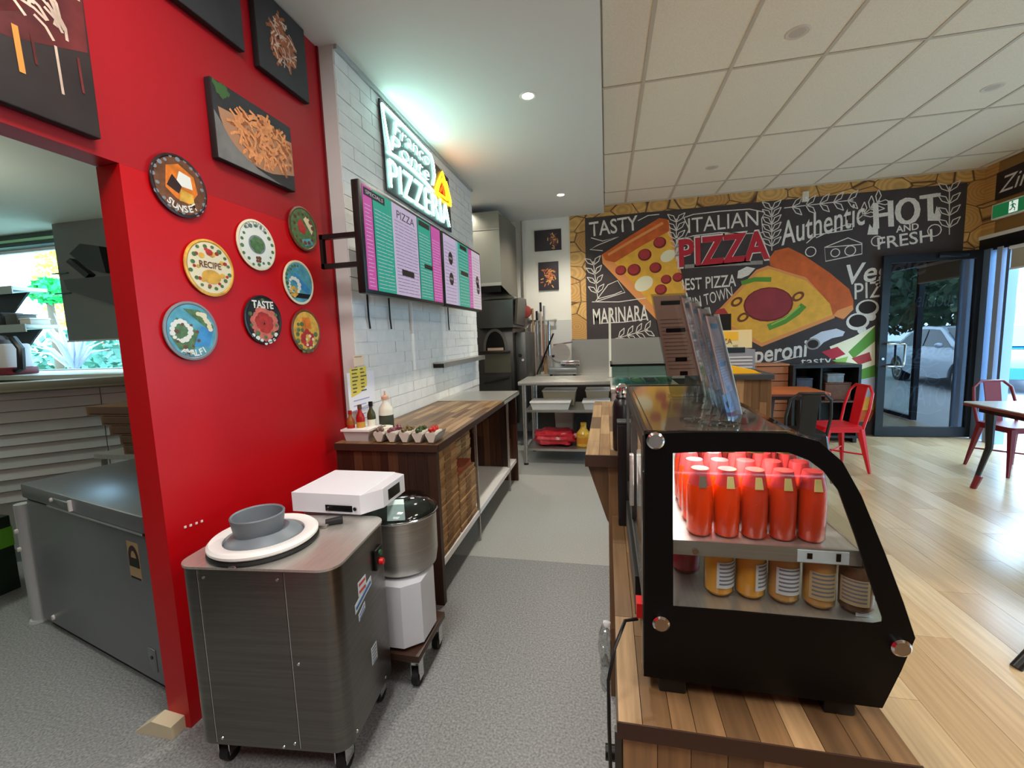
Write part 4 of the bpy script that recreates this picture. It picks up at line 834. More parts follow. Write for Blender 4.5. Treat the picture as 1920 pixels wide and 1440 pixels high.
mk('carton_body', MB().box(-4.12, -3.60, 1.60, 1.86, 0.0, .47, .004), mat('carton_black_green', (24, 46, 28), .6), gb); mk('green_band', MB().box(-4.122, -3.598, 1.598, 1.862, .28, .40), mat('carton_green', (110, 190, 50), .6), gb); mk('print', MB().box(-3.80, -3.74, 1.596, 1.60, .10, .20), mat('carton_print', (120, 140, 120), .6), gb)
bn = thing('steel_bench', (-2.9, 2.4, 0), 'plain steel bench behind the chest freezer carrying brown boxes', 'bench')
mk('bench_top', MB().box(-3.44, -2.3, 2.24, 2.56, .72, .75), STEELX, bn)
for x in (-3.40, -2.34):
    for y in (2.27, 2.53): mk('leg', MB().cone((x, y, 0), (x, y, .72), .018, .018, 10), STEEL, bn)
for k, (x0, x1) in enumerate(((-3.20, -2.6), (-3.22, -2.62), (-3.30, -2.65), (-3.36, -2.68), (-3.48, -2.72))):
    h = .75+.066*k
    bxx = thing('brown_box', ((x0+x1)/2, 2.4, h), ['lowest', 'second lowest', 'middle', 'second highest', 'topmost and longest'][k]+' flat brown box of the stack behind the freezer', 'box', 'brown boxes behind the freezer')
    mk('tray', MB().box(x0, x1, 2.26, 2.52, h, h+.062), mat('old_brown_card', (112, 84, 62), .8), bxx); mk('lid_flap', MB().box(x0+.02, x1-.02, 2.256, 2.26, h+.015, h+.058), mat('old_brown_flap', (96, 70, 52), .8), bxx)
# dark panel hung before the window, shelves, appliances
dp = thing('hanging_cabinet', (-4.8, 3.3, 1.56), 'flat dark grey cabinet hanging in front of the bright back window', 'cabinet')
mk('cabinet_body', MB().box(-5.18, -3.4, 3.30, 3.42, 1.555, 2.675), mat('cabinet_olive_grey', (84, 84, 78), .6), dp); mk('cabinet_edge', MB().box(-5.19, -3.395, 3.295, 3.305, 1.55, 1.565), mat('cabinet_edge_pale', (150, 148, 134), .6), dp)
hp = mk('hinge_pin', MB().box(-5.24, -5.05, 3.28, 3.30, 2.205, 2.215), mat('hinge_teal', (36, 70, 66), .5), dp); mk('hinge_pin', MB().box(-5.24, -5.05, 3.28, 3.30, 2.015, 2.025), mat('hinge_teal', (0, 0, 0)), dp)
fn = thing('black_wall_device', (-4.7, 3.25, 2.0), 'black angular device with a tilted arm mounted on the dark grey cabinet', 'device')
mk('tilted_arm', MB().prism([(-4.98, 3.24, 2.30), (-4.93, 3.24, 2.33), (-4.72, 3.24, 2.17), (-4.77, 3.24, 2.14)], (0, .06, 0)), BLACK, fn); mk('head', MB().prism([(-4.86, 3.2, 2.36), (-4.72, 3.2, 2.44), (-4.5, 3.2, 2.40), (-4.46, 3.2, 2.16), (-4.66, 3.2, 2.2)], (0, .1, 0)), mat('device_black', (28, 27, 26), .5), fn); mk('shelf_arm', MB().prism([(-4.98, 3.2, 2.13), (-4.4, 3.2, 2.13), (-4.4, 3.2, 1.86), (-4.95, 3.2, 2.03)], (0, .1, 0)), mat('device_dark_grey', (52, 51, 48), .5), fn)
for nm, z, x1, lab in (('upper', 2.07, -5.60, 'upper grey steel shelf with dark bracket across the back window'), ('lower', 1.70, -5.50, 'lower steel shelf with dark bracket across the back window')):
    s_ = thing('bracket_shelf', (-5.9, 3.3, z), lab, 'shelf', 'steel shelves across the back window')
    mk('shelf_board', MB().box(-6.8, x1, 3.18, 3.45, z, z+.035), STEEL, s_); mk('shelf_lip', MB().box(-6.8, x1, 3.17, 3.18, z-.035, z+.04), mat('shelf_lip', (170, 168, 160), .4, .7), s_)
    mk('bracket', MB().prism([(x1-.02, 3.30, z-.01), (-6.6, 3.30, z-.01), (-6.6, 3.30, z-.27), (x1-.26, 3.30, z-.20)], (0, .02, 0)), mat('bracket_black', (24, 24, 24), .5), s_)
for k, (x, w_, h_, c1, nm) in enumerate(((-5.58, .14, .05, (206, 200, 190), 'white low tray'), (-5.76, .16, .10, (70, 66, 60), 'dark square tin'), (-5.97, .18, .12, (40, 38, 36), 'black container'), (-6.2, .18, .09, (120, 116, 108), 'grey container'))):
    t_ = thing('shelf_container', (x, 3.3, 1.735), nm+' on the lower shelf before the back window', 'container', 'containers on the lower window shelf')
    mk('body', MB().box(x-w_/2, x+w_/2, 3.22, 3.38, 1.735, 1.735+h_, .006), mat('container_%d' % k, c1, .5), t_); mk('lid', MB().box(x-w_/2-.005, x+w_/2+.005, 3.215, 3.385, 1.735+h_, 1.75+h_, .003), mat('container_lid_%d' % k, tuple(min(255, v+30) for v in c1), .5), t_)
cm = thing('coffee_grinder', (-5.66, 3.0, 1.26), 'white and dark red bench appliance with black handle on the back window sill', 'appliance')
mk('body', MB().box(-5.9, -5.42, 2.95, 3.15, 1.27, 1.55, .02), mat('appliance_white', (206, 196, 196), .4), cm); mk('red_base', MB().box(-5.92, -5.40, 2.93, 3.17, 1.26, 1.33, .01), mat('appliance_red', (110, 24, 32), .4), cm); mk('dark_top', MB().lathe((-5.68, 3.0, 1.55), [(.13, 0), (.14, .04), (.10, .08), (0, .09)], 18), mat('appliance_brown', (54, 32, 24), .4), cm); mk('handle', MB().tube([(-5.40, 3.0, 1.3), (-5.33, 3.0, 1.32), (-5.30, 3.0, 1.5), (-5.38, 3.0, 1.6)], .03, 8), BLACK, cm)
mk('fluorescent_tube', MB().cone((-5.9, 2.6, 2.655), (-4.9, 2.6, 2.655), .014, .014, 10), mat('tube_glass', (190, 206, 180), .3), None, 'thin unlit tube lamp below the back room ceiling', 'lamp', base=(-5.4, 2.6, 2.655))

# ------------------------------------------------------------------ right side: low counter with the display case
lc = thing('display_counter', (.24, 1.18, 0), 'low timber counter carrying the black drinks display case', 'counter')
mk('core', MB().box(.03, .455, .745, 1.62, .02, .728), mat('dark_timber', (0, 0, 0)), lc)
staves(lc, 'top_stave', 'y', .012, .472, .725, 1.625, .738, .762, 'x', .046, .34)
mk('top_edge', MB().box(.010, .474, .723, .727, .730, .7615).box(.012, .472, .727, 1.622, .728, .738), mat('dark_timber', (0, 0, 0)), lc)
staves(lc, 'front_plank', 'z', .02, .465, .735, .747, .0, .728, 'x', .055, .45)
staves(lc, 'side_plank', 'z', .018, .030, .747, 1.62, .0, .728, 'y', .055, .5)
mk('metal_edge', MB().box(.006, .018, .735, .75, .0, .73), DSTEEL, lc)
mk('castor_black', MB().cone((-.012, .80, .62), (.010, .80, .62), .014, .014, 12), BLACK, lc)
dc = thing('display_case', (.27, 1.15, .762), 'black curved-front glass drinks display case on the low counter', 'display case')
y0, y1 = .80, 1.50
OUTL = [(0.062,0.794),(0.064,1.039),(0.066,1.267),(0.147,1.271),(0.233,1.272),(0.298,1.271),(0.343,1.258),(0.379,1.224),(0.409,1.167),(0.448,1.068),(0.478,0.986),(0.498,0.925),(0.481,0.863),(0.457,0.790),(0.330,0.790),(0.197,0.791)]
INL = [(0.115,0.941),(0.114,1.084),(0.113,1.233),(0.147,1.235),(0.233,1.238),(0.298,1.238),(0.328,1.226),(0.352,1.207),(0.375,1.175),(0.404,1.093),(0.428,1.019),(0.450,0.954),(0.450,0.947),(0.438,0.943),(0.325,0.943),(0.222,0.943)]
for yy, nm in ((y0, 'near'), (y1-.004, 'far')):
    mk('side_print', MB().ring([(u, yy, v) for u, v in OUTL], [(u, yy, v) for u, v in INL], (0, .004, 0)), MBLACK, dc)
cx_, cz_ = .28, 1.03
BIG = [(cx_+(u-cx_)*1.016, cz_+(v-cz_)*1.012) for u, v in OUTL]
for yy in (y0+.0042, y1-.0102): mk('side_glass', MB().prism([(u, yy, v) for u, v in BIG], (0, .006, 0)), CLEAR, dc)
for px in [(0.083,1.256),(0.093,0.908),(0.476,0.908)]:
    bo = mk('bolt_cap', MB().lathe((px[0], y0, px[1]), [(.0155, 0), (.0155, -.006), (.012, -.009), (0, -.009)], 24, 'y'), CHROME, dc)
FZL = .935
mk('base_housing', MB().prism([(.068, y0+.012, .795), (.068, y0+.012, FZL-.004), (.492, y0+.012, FZL-.004), (.452, y0+.012, .795)], (0, y1-y0-.024, 0)), MBLACK, dc)
mk('interior_floor', MB().box(.07, .485, y0+.012, y1-.012, FZL-.004, FZL), STEELX, dc)
front = [p for p in OUTL[5:12]]
mk('front_glass', MB().prism([(u-.004, y0+.012, v) for u, v in front]+[(u-.008, y0+.012, v-.004) for u, v in front[::-1]], (0, y1-y0-.024, 0)), CLEAR, dc)
mk('top_panel', MB().box(.068, .30, y0+.012, y1-.012, 1.262, 1.2715), mat('polished_top', (150, 138, 124), .07, .85), dc)
mk('top_rim', MB().box(.064, .070, y0, y1, 1.258, 1.2735).box(.078, .080, y0+.012, y1, 1.2716, 1.2726).box(.064, .30, y1-.008, y1, 1.258, 1.2735), DSTEEL, dc)
mk('rear_frame', MB().box(.062, .074, y0+.01, y0+.05, .80, 1.262).box(.062, .074, y1-.05, y1-.01, .80, 1.262).box(.062, .074, y0+.05, y1-.05, .93, .96).box(.062, .074, y0+.05, y1-.05, 1.235, 1.262).box(.060, .072, 1.14, 1.17, .96, 1.235), DSTEEL, dc)
mk('rear_pane', MB().box(.066, .069, y0+.05, y1-.05, .96, 1.235), CLEAR, dc); mk('rear_handle', MB().box(.052, .062, 1.08, 1.10, 1.02, 1.15, .002), STEEL, dc)
sh = mk('wire_shelf', MB().box(.085, .425, .825, 1.47, 1.056, 1.061), STEELX, dc); mk('shelf_lip', MB().box(.085, .425, .820, .825, 1.034, 1.062).box(.421, .425, .825, 1.47, 1.040, 1.062), STEEL, dc)
mk('shelf_support', MB().cone((.10, .818, 1.045), (.10, .812, 1.045), .006, .006, 10), CHROME, dc); mk('shelf_support', MB().cone((.155, .818, 1.045), (.155, .812, 1.045), .006, .006, 10), CHROME, dc)
ts = mk('price_strip', MB().box(.325, .405, .8185, .8198, 1.036, 1.058), mat('price_white', (206, 220, 226), .4), dc); mk('price_mark', MB().box(.34, .348, .8175, .8185, 1.043, 1.053).box(.385, .392, .8175, .8185, 1.041, 1.055), MBLACK, ts)
mk('light_strip', MB().box(.12, .28, y0+.03, y0+.045, 1.249, 1.258), mat('led_strip', (255, 250, 240), .4, emit=6), dc); mk('light_strip', MB().box(.12, .28, 1.2, 1.215, 1.249, 1.258), mat('led_strip', (0, 0, 0)), dc)
area('display_case_light', (.20, .90, 1.246), (0, 0, 0), .16, .10, 2.6, (1, .97, .92)); area('display_case_light', (.20, 1.22, 1.246), (0, 0, 0), .16, .2, 2.6, (1, .97, .92))
for x, y in ((.115, .835), (.395, .835), (.115, 1.45), (.395, 1.45)): mk('foot', MB().box(x-.025, x+.025, y-.03, y+.03, .762, .796, .004), BLACK, dc)
mk('rear_switch', MB().box(.052, .064, .84, .87, .885, .915), mat('button_red', (0, 0, 0)), dc)
mk('rear_vent', MB().box(.056, .068, .95, 1.4, .82, .91), BLACK, dc)
# orange drinks on the shelf, jars below
ORB = mat('orange_drink', (255, 74, 6), .25); ORD = mat('red_orange_drink', (226, 70, 30), .25); PNK = mat('pink_red_drink', (206, 70, 70), .25); BGL = clear_mat('bottle_glass', (250, 240, 240), .55, .03, 1.4)
def soda(x, y, z, drink, label, grp):
    q = lambda pr: [(r, h*.88) for r, h in pr]
    t = thing('soda_bottle', (x, y, z), label, 'bottle', grp)
    mk('drink', MB().lathe((x, y, z), q([(.018, .002), (.0218, .008), (.0228, .06), (.0226, .102), (.0214, .112)]), 20), drink, t)
    mk('drink_top', MB().lathe((x, y, z), q([(.0212, .1125), (.0165, .142), (.0160, .146)]), 18), PNK, t)
    mk('glass', MB().lathe((x, y, z), q([(.0190, 0), (.0232, .006), (.0238, .06), (.0235, .108), (.0166, .152), (.0144, .170), (.0136, .186), (.0145, .188), (.0145, .190)]), 22), BGL, t)
    mk('cap', MB().lathe((x, y, z+.162), [(.0152, 0), (.0152, .008), (.012, .010), (0, .010)], 16), mat('gold_cap', (186, 160, 90), .3, .8), t)
    return t
nb = ['first', 'second', 'third', 'fourth', 'fifth']
s0 = None
for k in range(5):
    x = .170+.0475*k; y = .858
    t = soda(x, y, 1.0615, ORB if k < 2 else ORD, '%s orange drink bottle from the left in the front row on the display shelf' % nb[k], 'orange drinks on the display shelf')
    mk('neck_label', MB().prism([(x-.006, y-.0240, 1.159), (x+.008, y-.0240, 1.159), (x+.006, y-.0198, 1.180), (x-.004, y-.0198, 1.180)], (0, .001, 0)), mat('neck_label_grey', (110, 104, 90), .5) if k == 0 else mat('neck_label_yellow', (206, 190, 120), .5), t)
    for r in range(1, 4): o = dup(t, (x+.001*r, y+.060*r, 1.0615), random.uniform(2.2, 3.4), 'orange drink bottle %s behind the %s front bottle from the left' % (('directly', 'two rows', 'three rows')[r-1], nb[k])); o['group'] = 'orange drinks behind the front row'
JARL = mat('jar_label_white', (222, 224, 226), .5); JP = mat('jar_print', (120, 124, 140), .6)
def jar(x, y, z, r, h, drink, label, lab=JARL, rot=0, top=CHROME):
    t = thing('juice_jar', (x, y, z), label, 'jar', 'jars on the display floor')
    mk('juice', MB().lathe((x, y, z), [(r*.7, .003), (r*.93, .010), (r*.95, h*.72), (r*.7, h*.82)], 22), drink, t); mk('glass', MB().lathe((x, y, z), [(r*.75, 0), (r*.98, .008), (r, h*.72), (r*.72, h*.86), (r*.6, h*.9)], 24), BGL, t); mk('lid', MB().lathe((x, y, z+h*.88), [(r*.64, 0), (r*.64, .010), (0, .011)], 20), top, t)
    if lab:
        a = [math.radians(rot-90-48+96*k/10) for k in range(11)]; b = MB(); R_ = r*1.02
        for p, q in zip(a, a[1:]): b.poly([(x+R_*math.cos(p), y+R_*math.sin(p), z+h*.2), (x+R_*math.cos(q), y+R_*math.sin(q), z+h*.2), (x+R_*math.cos(q), y+R_*math.sin(q), z+h*.66), (x+R_*math.cos(p), y+R_*math.sin(p), z+h*.66)])
        l_ = mk('paper_label', b, lab, t); b = MB(); R_ = r*1.03
        for j in range(6):
            v = z+h*(.26+.07*j)
            for p, q in zip(a[1:-2], a[2:-1]): b.poly([(x+R_*math.cos(p), y+R_*math.sin(p), v), (x+R_*math.cos(q), y+R_*math.sin(q), v), (x+R_*math.cos(q), y+R_*math.sin(q), v+h*.03), (x+R_*math.cos(p), y+R_*math.sin(p), v+h*.03)])
        mk('label_print', b, JP, l_, smooth=False)
    return t
JY = mat('yellow_juice', (236, 180, 60), .2); JY2 = mat('dull_yellow_juice', (206, 166, 88), .2); JR_ = mat('dark_red_juice', (160, 40, 58), .2); JB = mat('brown_juice', (98, 78, 58), .2)
jar(.160, .95, .936, .030, .105, JR_, 'dark red juice jar at the left on the display floor', None)
jar(.209, .872, .936, .027, .112, JY, 'bright yellow juice jar with label to the right, second from the left', rot=28)
jar(.265, .872, .936, .027, .112, JY, 'bright yellow juice jar with two label edges, middle of the display floor', rot=52)
jar(.321, .866, .936, .027, .112, JY2, 'dull yellow juice jar with its white label facing front', rot=4)
jar(.377, .858, .936, .027, .112, JY2, 'dull yellow juice jar with tan label, second from the right', mat('jar_label_tan', (202, 178, 130), .5), rot=-6)
jar(.434, .852, .936, .028, .104, JB, 'dark brown juice jar with round shoulders at the right end of the display', mat('jar_label_cream', (196, 176, 136), .5), rot=-30, top=mat('jar_dark_lid', (92, 80, 66), .4))
tg = thing('price_card', (.445, .85, .936), 'small folded white price card at the right end of the display floor', 'card')
mk('card_front', MB().prism([(.425, .83, .936), (.445, .83, .936), (.445, .835, .985), (.428, .835, .99)], (0, .001, 0)), mat('price_white', (0, 0, 0)), tg); mk('card_mark', MB().prism([(.431, .8285, .95), (.439, .8285, .95), (.4375, .831, .97)], (0, .0005, 0)), MBLACK, tg)
mk('power_cord', MB().tube([(.055, .86, .87), (.03, .85, .87), (.008, .80, .845), (-.004, .77, .80), (-.004, .76, .72), (-.002, .77, .6)], .0035, 6), BLACK, dc)
pb_ = thing('plastic_bag', (-.005, 1.02, .60), 'crumpled clear plastic bag hanging at the left side of the low counter', 'bag')
mk('bag_film', MB().ico((-.012, 1.0, .70), .045, 3, (.35, .9, 1.1), .16).ico((-.012, .98, .64), .035, 3, (.35, .9, 1.1), .2), clear_mat('bag_film', (230, 232, 232), .9, .1, 1.7), pb_); mk('bag_knot', MB().ico((-.008, 1.0, .755), .010, 1, jit=.2), mat('bag_knot', (206, 208, 208), .4), pb_)

# ------------------------------------------------------------------ menu stands on the display case
PAPER = mat('menu_paper_brown', (146, 108, 94), .6); PAPERP = mat('menu_paper_print', (104, 72, 62), .6); CLR2 = clear_mat('stand_acrylic', (236, 240, 240), 1, .05, 1.5)
def stand(x, y, ang, lean, label, w=.092, h=.235):
    zb = 1.2735
    t = thing('menu_stand', (x, y, zb), label, 'menu stand', 'clear menu stands on the display case')
    wv = Vector((math.cos(ang), math.sin(ang), 0)); nv = Vector((math.sin(ang), -math.cos(ang), 0)); up = (Vector((0, 0, 1))-Vector((lean, 0, 0))-nv*.06).normalized(); o = Vector((x, y, zb))
    def Q(a, b, c): return o+wv*a+up*b+nv*c
    mk('base_plate', MB().prism([o+wv*a+nv*b for a, b in ((-w/2, -.035), (w/2, -.035), (w/2, .03), (-w/2, .03))], (0, 0, .003)), CLR2, t)
    for d in (-.0035, .0035): mk('acrylic_sheet', MB().prism([Q(-w/2, .003, d), Q(w/2, .003, d), Q(w/2, h+.045, d), Q(-w/2, h+.045, d)], nv*.0018), CLR2, t)
    mk('acrylic_edge', MB().prism([Q(w/2-.002, .003, -.0045), Q(w/2, .003, -.0045), Q(w/2, h+.045, -.0045), Q(w/2-.002, h+.045, -.0045)], nv*.0105), mat('acrylic_edge_pale', (206, 214, 206), .3, alpha=.85), t)
    pa = mk('menu_paper', MB().prism([Q(-w/2+.003, .055, 0), Q(w/2-.003, .055, 0), Q(w/2-.003, h+.04, 0), Q(-w/2+.003, h+.04, 0)], nv*.001), PAPER, t)
    b = MB(); b2 = MB()
    for k in range(14):
        v = .075+k*(h-.09)/14
        b.strip([Q(-w/2+.010, v, .0016), Q(w/2-.010-random.uniform(0, .02), v, .0016)], .0018, nv)
    for v, l in ((h+.02, .05), (h-.055, .05), (h-.135, .03), (.062, .02)): b2.strip([Q(-l/2, v, .0020), Q(l/2, v, .0020)], .011, nv)
    mk('menu_print', b, PAPERP, pa, smooth=False); mk('menu_heading', b2, MBLACK, pa, smooth=False)
    return t
ST = [(0.213,1.238),(0.246,1.143),(0.244,1.048),(0.244,0.974),(0.243,0.910)]
stand(ST[0][0], ST[0][1], .10, .17, 'clear menu stand with its brown menu facing front, on the display case')
for k, (x, y) in enumerate(ST[1:]): stand(x, y, 1.22-.03*k, .17, '%s clear menu stand seen edge on, counting rightwards' % nb[k], h=.22-.018*k)
for k in range(3):
    x, y = [(0.163,0.886),(0.190,0.857),(0.215,0.848)][k]
    l_ = thing('clear_plastic_lid', (x, y, 1.274), '%s clear plastic lid in front of the menu stands' % ('left', 'middle', 'right')[k], 'lid', 'clear lids on the display case')  # clear lids lying loose on the case top
    mk('lid_rim', MB().lathe((x, y, 1.274), [(.017, 0), (.018, .004), (.015, .006), (.012, .004), (0, .003)], 20), clear_mat('lid_clear', (222, 232, 236), 1, .05, 1.7), l_); mk('lid_knob', MB().lathe((x, y, 1.2775), [(.004, 0), (.004, .004), (0, .005)], 10), clear_mat('lid_clear'), l_)

# ------------------------------------------------------------------ taller service counter behind the display case
uc = thing('service_counter', (.24, 2.27, 0), 'taller timber service counter with overhanging ledge beyond the display case', 'counter')
mk('core', MB().box(.02, .55, 1.655, 3.0, 0, .958), mat('dark_timber', (0, 0, 0)), uc)
staves(uc, 'top_stave', 'y', -.082, .56, 1.612, 2.92, .975, 1.0, 'x', .046, .36); mk('top_edge', MB().box(-.084, .56, 1.608, 1.613, .955, .999).box(-.08, .56, 1.613, 2.92, .958, .975), mat('dark_timber', (0, 0, 0)), uc)
staves(uc, 'near_plank', 'z', .0, .55, 1.64, 1.655, 0, .955, 'x', .05, .6); staves(uc, 'side_plank', 'z', .0, .02, 1.655, 3.0, 0, .955, 'y', .055, .6)
mk('ledge_bracket', MB().prism([(-.078, 1.645, .955), (.0, 1.645, .955), (.0, 1.645, .725), (-.006, 1.645, .735)], (0, .03, 0)), wood('z'), uc); mk('ledge_bracket', MB().prism([(-.078, 2.75, .955), (.0, 2.75, .955), (.0, 2.75, .725), (-.006, 2.75, .735)], (0, .03, 0)), wood('z'), uc)
fk = thing('black_flask', (.055, 1.70, 1.0), 'black flask with chrome cap on the service counter behind the display case', 'flask')
mk('flask_body', MB().lathe((.055, 1.70, 1.0), [(.034, 0), (.036, .006), (.036, .17), (.030, .19), (.020, .20)], 24), BLACK, fk); mk('flask_collar', MB().lathe((.055, 1.70, 1.20), [(.022, 0), (.024, .006), (.020, .014)], 20), DSTEEL, fk); mk('flask_cap', MB().lathe((.055, 1.70, 1.214), [(.020, 0), (.026, .012), (.024, .03), (.012, .042), (0, .044)], 20), CHROME, fk)
bh = thing('case_rear_housing', (.06, 1.57, .762), 'black upright box standing between the display case and the service counter', 'box')  # stands for the black rear housing of the display case
mk('box_body', MB().box(.034, .10, 1.535, 1.60, .762, 1.13, .005), BLACK, bh); mk('box_cap', MB().box(.032, .102, 1.533, 1.602, 1.13, 1.14, .003), mat('soft_black', (30, 30, 31), .6), bh)
tk = thing('front_counter', (.74, 3.2, 0), 'taller planked counter block with dark top at the far end of the service counter', 'counter')
mk('core', MB().box(.57, .985, 2.965, 3.45, 0, 1.13), mat('dark_timber', (0, 0, 0)), tk); staves(tk, 'front_plank', 'z', .565, .99, 2.945, 2.965, 0, 1.13, 'x', .045, .5); staves(tk, 'side_plank', 'z', .985, 1.0, 2.965, 3.45, 0, 1.13, 'y', .05, .5)
mk('dark_top', MB().box(.55, 1.0, 2.92, 3.47, 1.13, 1.165, .003), mat('slate_top', (52, 58, 62), .4), tk)
ps = thing('point_of_sale_screen', (.73, 3.3, 1.165), 'small black screen turned away on the far planked counter', 'screen')
q = [(0.725,1.549),(0.845,1.551),(0.847,1.419),(0.726,1.416)]
mk('screen_case', MB().prism([(u, 3.30, v) for u, v in q], (0, .03, 0)), BLACK, ps); mk('screen_arm', MB().cone((.76, 3.32, 1.19), (.76, 3.32, 1.47), .012, .012, 10), DSTEEL, ps); mk('screen_foot', MB().box(.70, .82, 3.27, 3.38, 1.165, 1.18, .003), DSTEEL, ps)
ys = thing('counter_sign', (.83, 3.15, 1.165), 'yellow and clear acrylic sign standing on the far planked counter', 'sign')
q = [(0.716,1.438),(0.934,1.437),(0.937,1.318),(0.718,1.317)]; mk('clear_plate', MB().prism([(u, 3.15, v) for u, v in q], (0, .004, 0)), mat('sign_cream', (226, 212, 160), .4), ys)
q = [(0.720,1.431),(0.851,1.426),(0.852,1.370),(0.720,1.371)]; mk('yellow_print', MB().prism([(u, 3.148, v) for u, v in q], (0, .0015, 0)), mat('sign_yellow', (232, 186, 52), .5), ys); text('PIZZA', 'far', 3.1475, .755, 1.365, 1, mat('sign_brown', (120, 84, 30), .5), ys, fit=(.12, .035), d=.0012)
mk('sign_leg', MB().box(.82, .85, 3.15, 3.154, 1.165, 1.34), CLEAR, ys)
rg = thing('receipt_printer', (.84, 3.10, 1.165), 'silver slatted box with dark display on the far planked counter', 'box')
q = [(0.736,1.333),(0.941,1.309),(0.944,1.181),(0.744,1.185)]
mk('body', MB().prism([(u, 3.10, max(v, 1.166)) for u, v in q], (0, .14, 0)), mat('silver_blue', (150, 160, 178), .4, .5), rg); mk('display', MB().box(.745, .88, 3.096, 3.10, 1.29, 1.325), mat('display_dark', (34, 48, 60), .3), rg)
for k in range(4): mk('slat', MB().box(.755, .925, 3.094, 3.10, 1.19+.022*k, 1.199+.022*k), mat('slat_pale', (196, 204, 216), .4), rg)
yw = thing('yellow_tray', (.82, 3.0, 1.165), 'bright yellow wedge shaped tray at the edge of the far planked counter', 'tray')
mk('wedge', MB().prism([(.72, 2.955, 1.167), (.93, 2.955, 1.167), (.90, 2.955, 1.185), (.735, 2.955, 1.225)], (0, .10, 0)), mat('tray_yellow', (238, 184, 34), .45), yw); mk('wedge_lip', MB().box(.715, .935, 2.95, 3.06, 1.165, 1.169), mat('tray_yellow_dark', (196, 146, 24), .45), yw)

# ------------------------------------------------------------------ kitchen end
ov = thing('pizza_oven', (-1.4, 5.9, 0), 'dark steel pizza oven with an arched mouth at the end of the kitchen', 'oven')
OF = 5.45
mk('oven_body', MB().box(-1.72, -1.16, OF, 6.35, .30, 1.56, .01), DSTEEL, ov)
mk('oven_side_box', MB().box(-1.158, -1.02, OF+.12, 6.3, .30, 1.50, .006), mat('oven_side_steel', (92, 92, 90), .35, .9), ov)
AM = [(-1.395+.125*math.cos(a), OF-.004, 1.30+.22*math.sin(a)) for a in [PI*k/14 for k in range(15)]]
mk('mouth', MB().prism(AM+[(-1.52, OF-.004, 1.275), (-1.27, OF-.004, 1.275)], (0, .004, 0)), MBLACK, ov)
mk('mouth_arch', MB().ring([(-1.395+.16*math.cos(a), OF-.012, 1.30+.255*math.sin(a)) for a in [PI*k/14 for k in range(15)]]+[(-1.555, OF-.012, 1.27), (-1.235, OF-.012, 1.27)], [(p[0], OF-.012, p[2]) for p in AM]+[(-1.52, OF-.012, 1.275), (-1.27, OF-.012, 1.275)], (0, .01, 0)), mat('arch_steel', (112, 110, 106), .35, .9), ov)
mk('oven_stone', MB().box(-1.50, -1.29, OF-.006, OF+.0, 1.277, 1.31), mat('oven_stone', (206, 178, 150), .7), ov)
mk('mouth_ledge', MB().box(-1.58, -1.20, OF-.10, OF, 1.245, 1.27, .003), mat('ledge_dark', (58, 50, 48), .4, .8), ov)
mk('panel_upper', MB().box(-1.55, -1.20, OF-.006, OF, .99, 1.235), mat('panel_olive_steel', (104, 102, 88), .4, .85), ov); mk('panel_lower', MB().box(-1.60, -1.20, OF-.006, OF, .40, .96), mat('panel_grey_steel', (76, 76, 72), .4, .85), ov)
mk('door_handle', MB().cone((-1.55, OF-.045, .86), (-1.22, OF-.045, .93), .014, .014, 10), BLACK, ov)
mk('control_knob', MB().cone((-1.10, OF+.12, 1.2), (-1.10, OF+.09, 1.2), .025, .022, 14), BLACK, ov); mk('control_knob', MB().cone((-1.06, OF+.12, 1.14), (-1.06, OF+.09, 1.14), .018, .016, 14), CHROME, ov)
mk('canopy', MB().prism([(-1.60, OF-.16, 1.56), (-1.60, OF-.12, 1.90), (-1.60, OF+.6, 1.98), (-1.60, OF+.6, 1.56)], (.48, 0, 0)), mat('canopy_steel', (72, 71, 69), .3, .9), ov)
mk('canopy_side', MB().prism([(-1.12, OF-.10, 1.60), (-1.10, OF-.05, 1.92), (-1.10, OF+.5, 1.95), (-1.12, OF+.5, 1.58)], (.03, 0, 0)), mat('canopy_brown', (62, 52, 48), .35, .8), ov)
for x in (-1.68, -1.2):
    for y in (OF+.05, 6.28): mk('leg', MB().box(x-.02, x+.02, y-.02, y+.02, 0, .30), DSTEEL, ov)
hd = thing('range_hood', (-1.6, 5.7, 2.0), 'large grey steel extraction hood above the pizza oven', 'hood')
HM = mat('hood_steel', (150, 150, 140), .45, .45)
mk('hood_duct', MB().box(-1.95, -1.30, 5.50, 6.3, 2.80, 3.02, .003), HM, hd)
mk('hood_shell', MB().prism([(-1.95, 5.50, 2.10), (-1.95, 5.50, 2.80), (-1.95, 6.3, 2.80), (-1.95, 6.3, 2.0)], (.65, 0, 0)), HM, hd)
mk('hood_side', MB().prism([(-1.30, 5.50, 2.10), (-1.30, 5.50, 2.98), (-1.22, 5.65, 2.95), (-1.22, 5.65, 1.99)], (.0, .5, 0)), mat('hood_side_grey', (112, 108, 98), .5, .3), hd)
mk('hood_under', MB().box(-1.94, -1.31, 5.51, 6.28, 2.02, 2.098), MBLACK, hd); mk('hood_rim', MB().box(-1.95, -1.30, 5.495, 5.5, 2.10, 2.14).box(-1.95, -1.3, 5.495, 5.5, 2.795, 2.81), STEEL, hd)
gp = thing('gas_pipe', (-1.17, 6.40, 0), 'thin vertical pipe with a red valve on the far kitchen wall', 'pipe')
mk('pipe_run', MB().cone((-1.17, 6.40, 1.95), (-1.17, 6.40, 3.1), .022, .022, 10), mat('pipe_cream', (196, 190, 176), .5), gp); vb = mk('valve_body', MB().cone((-1.17, 6.36, 1.88), (-1.17, 6.36, 1.98), .035, .03, 12), BLACK, gp)
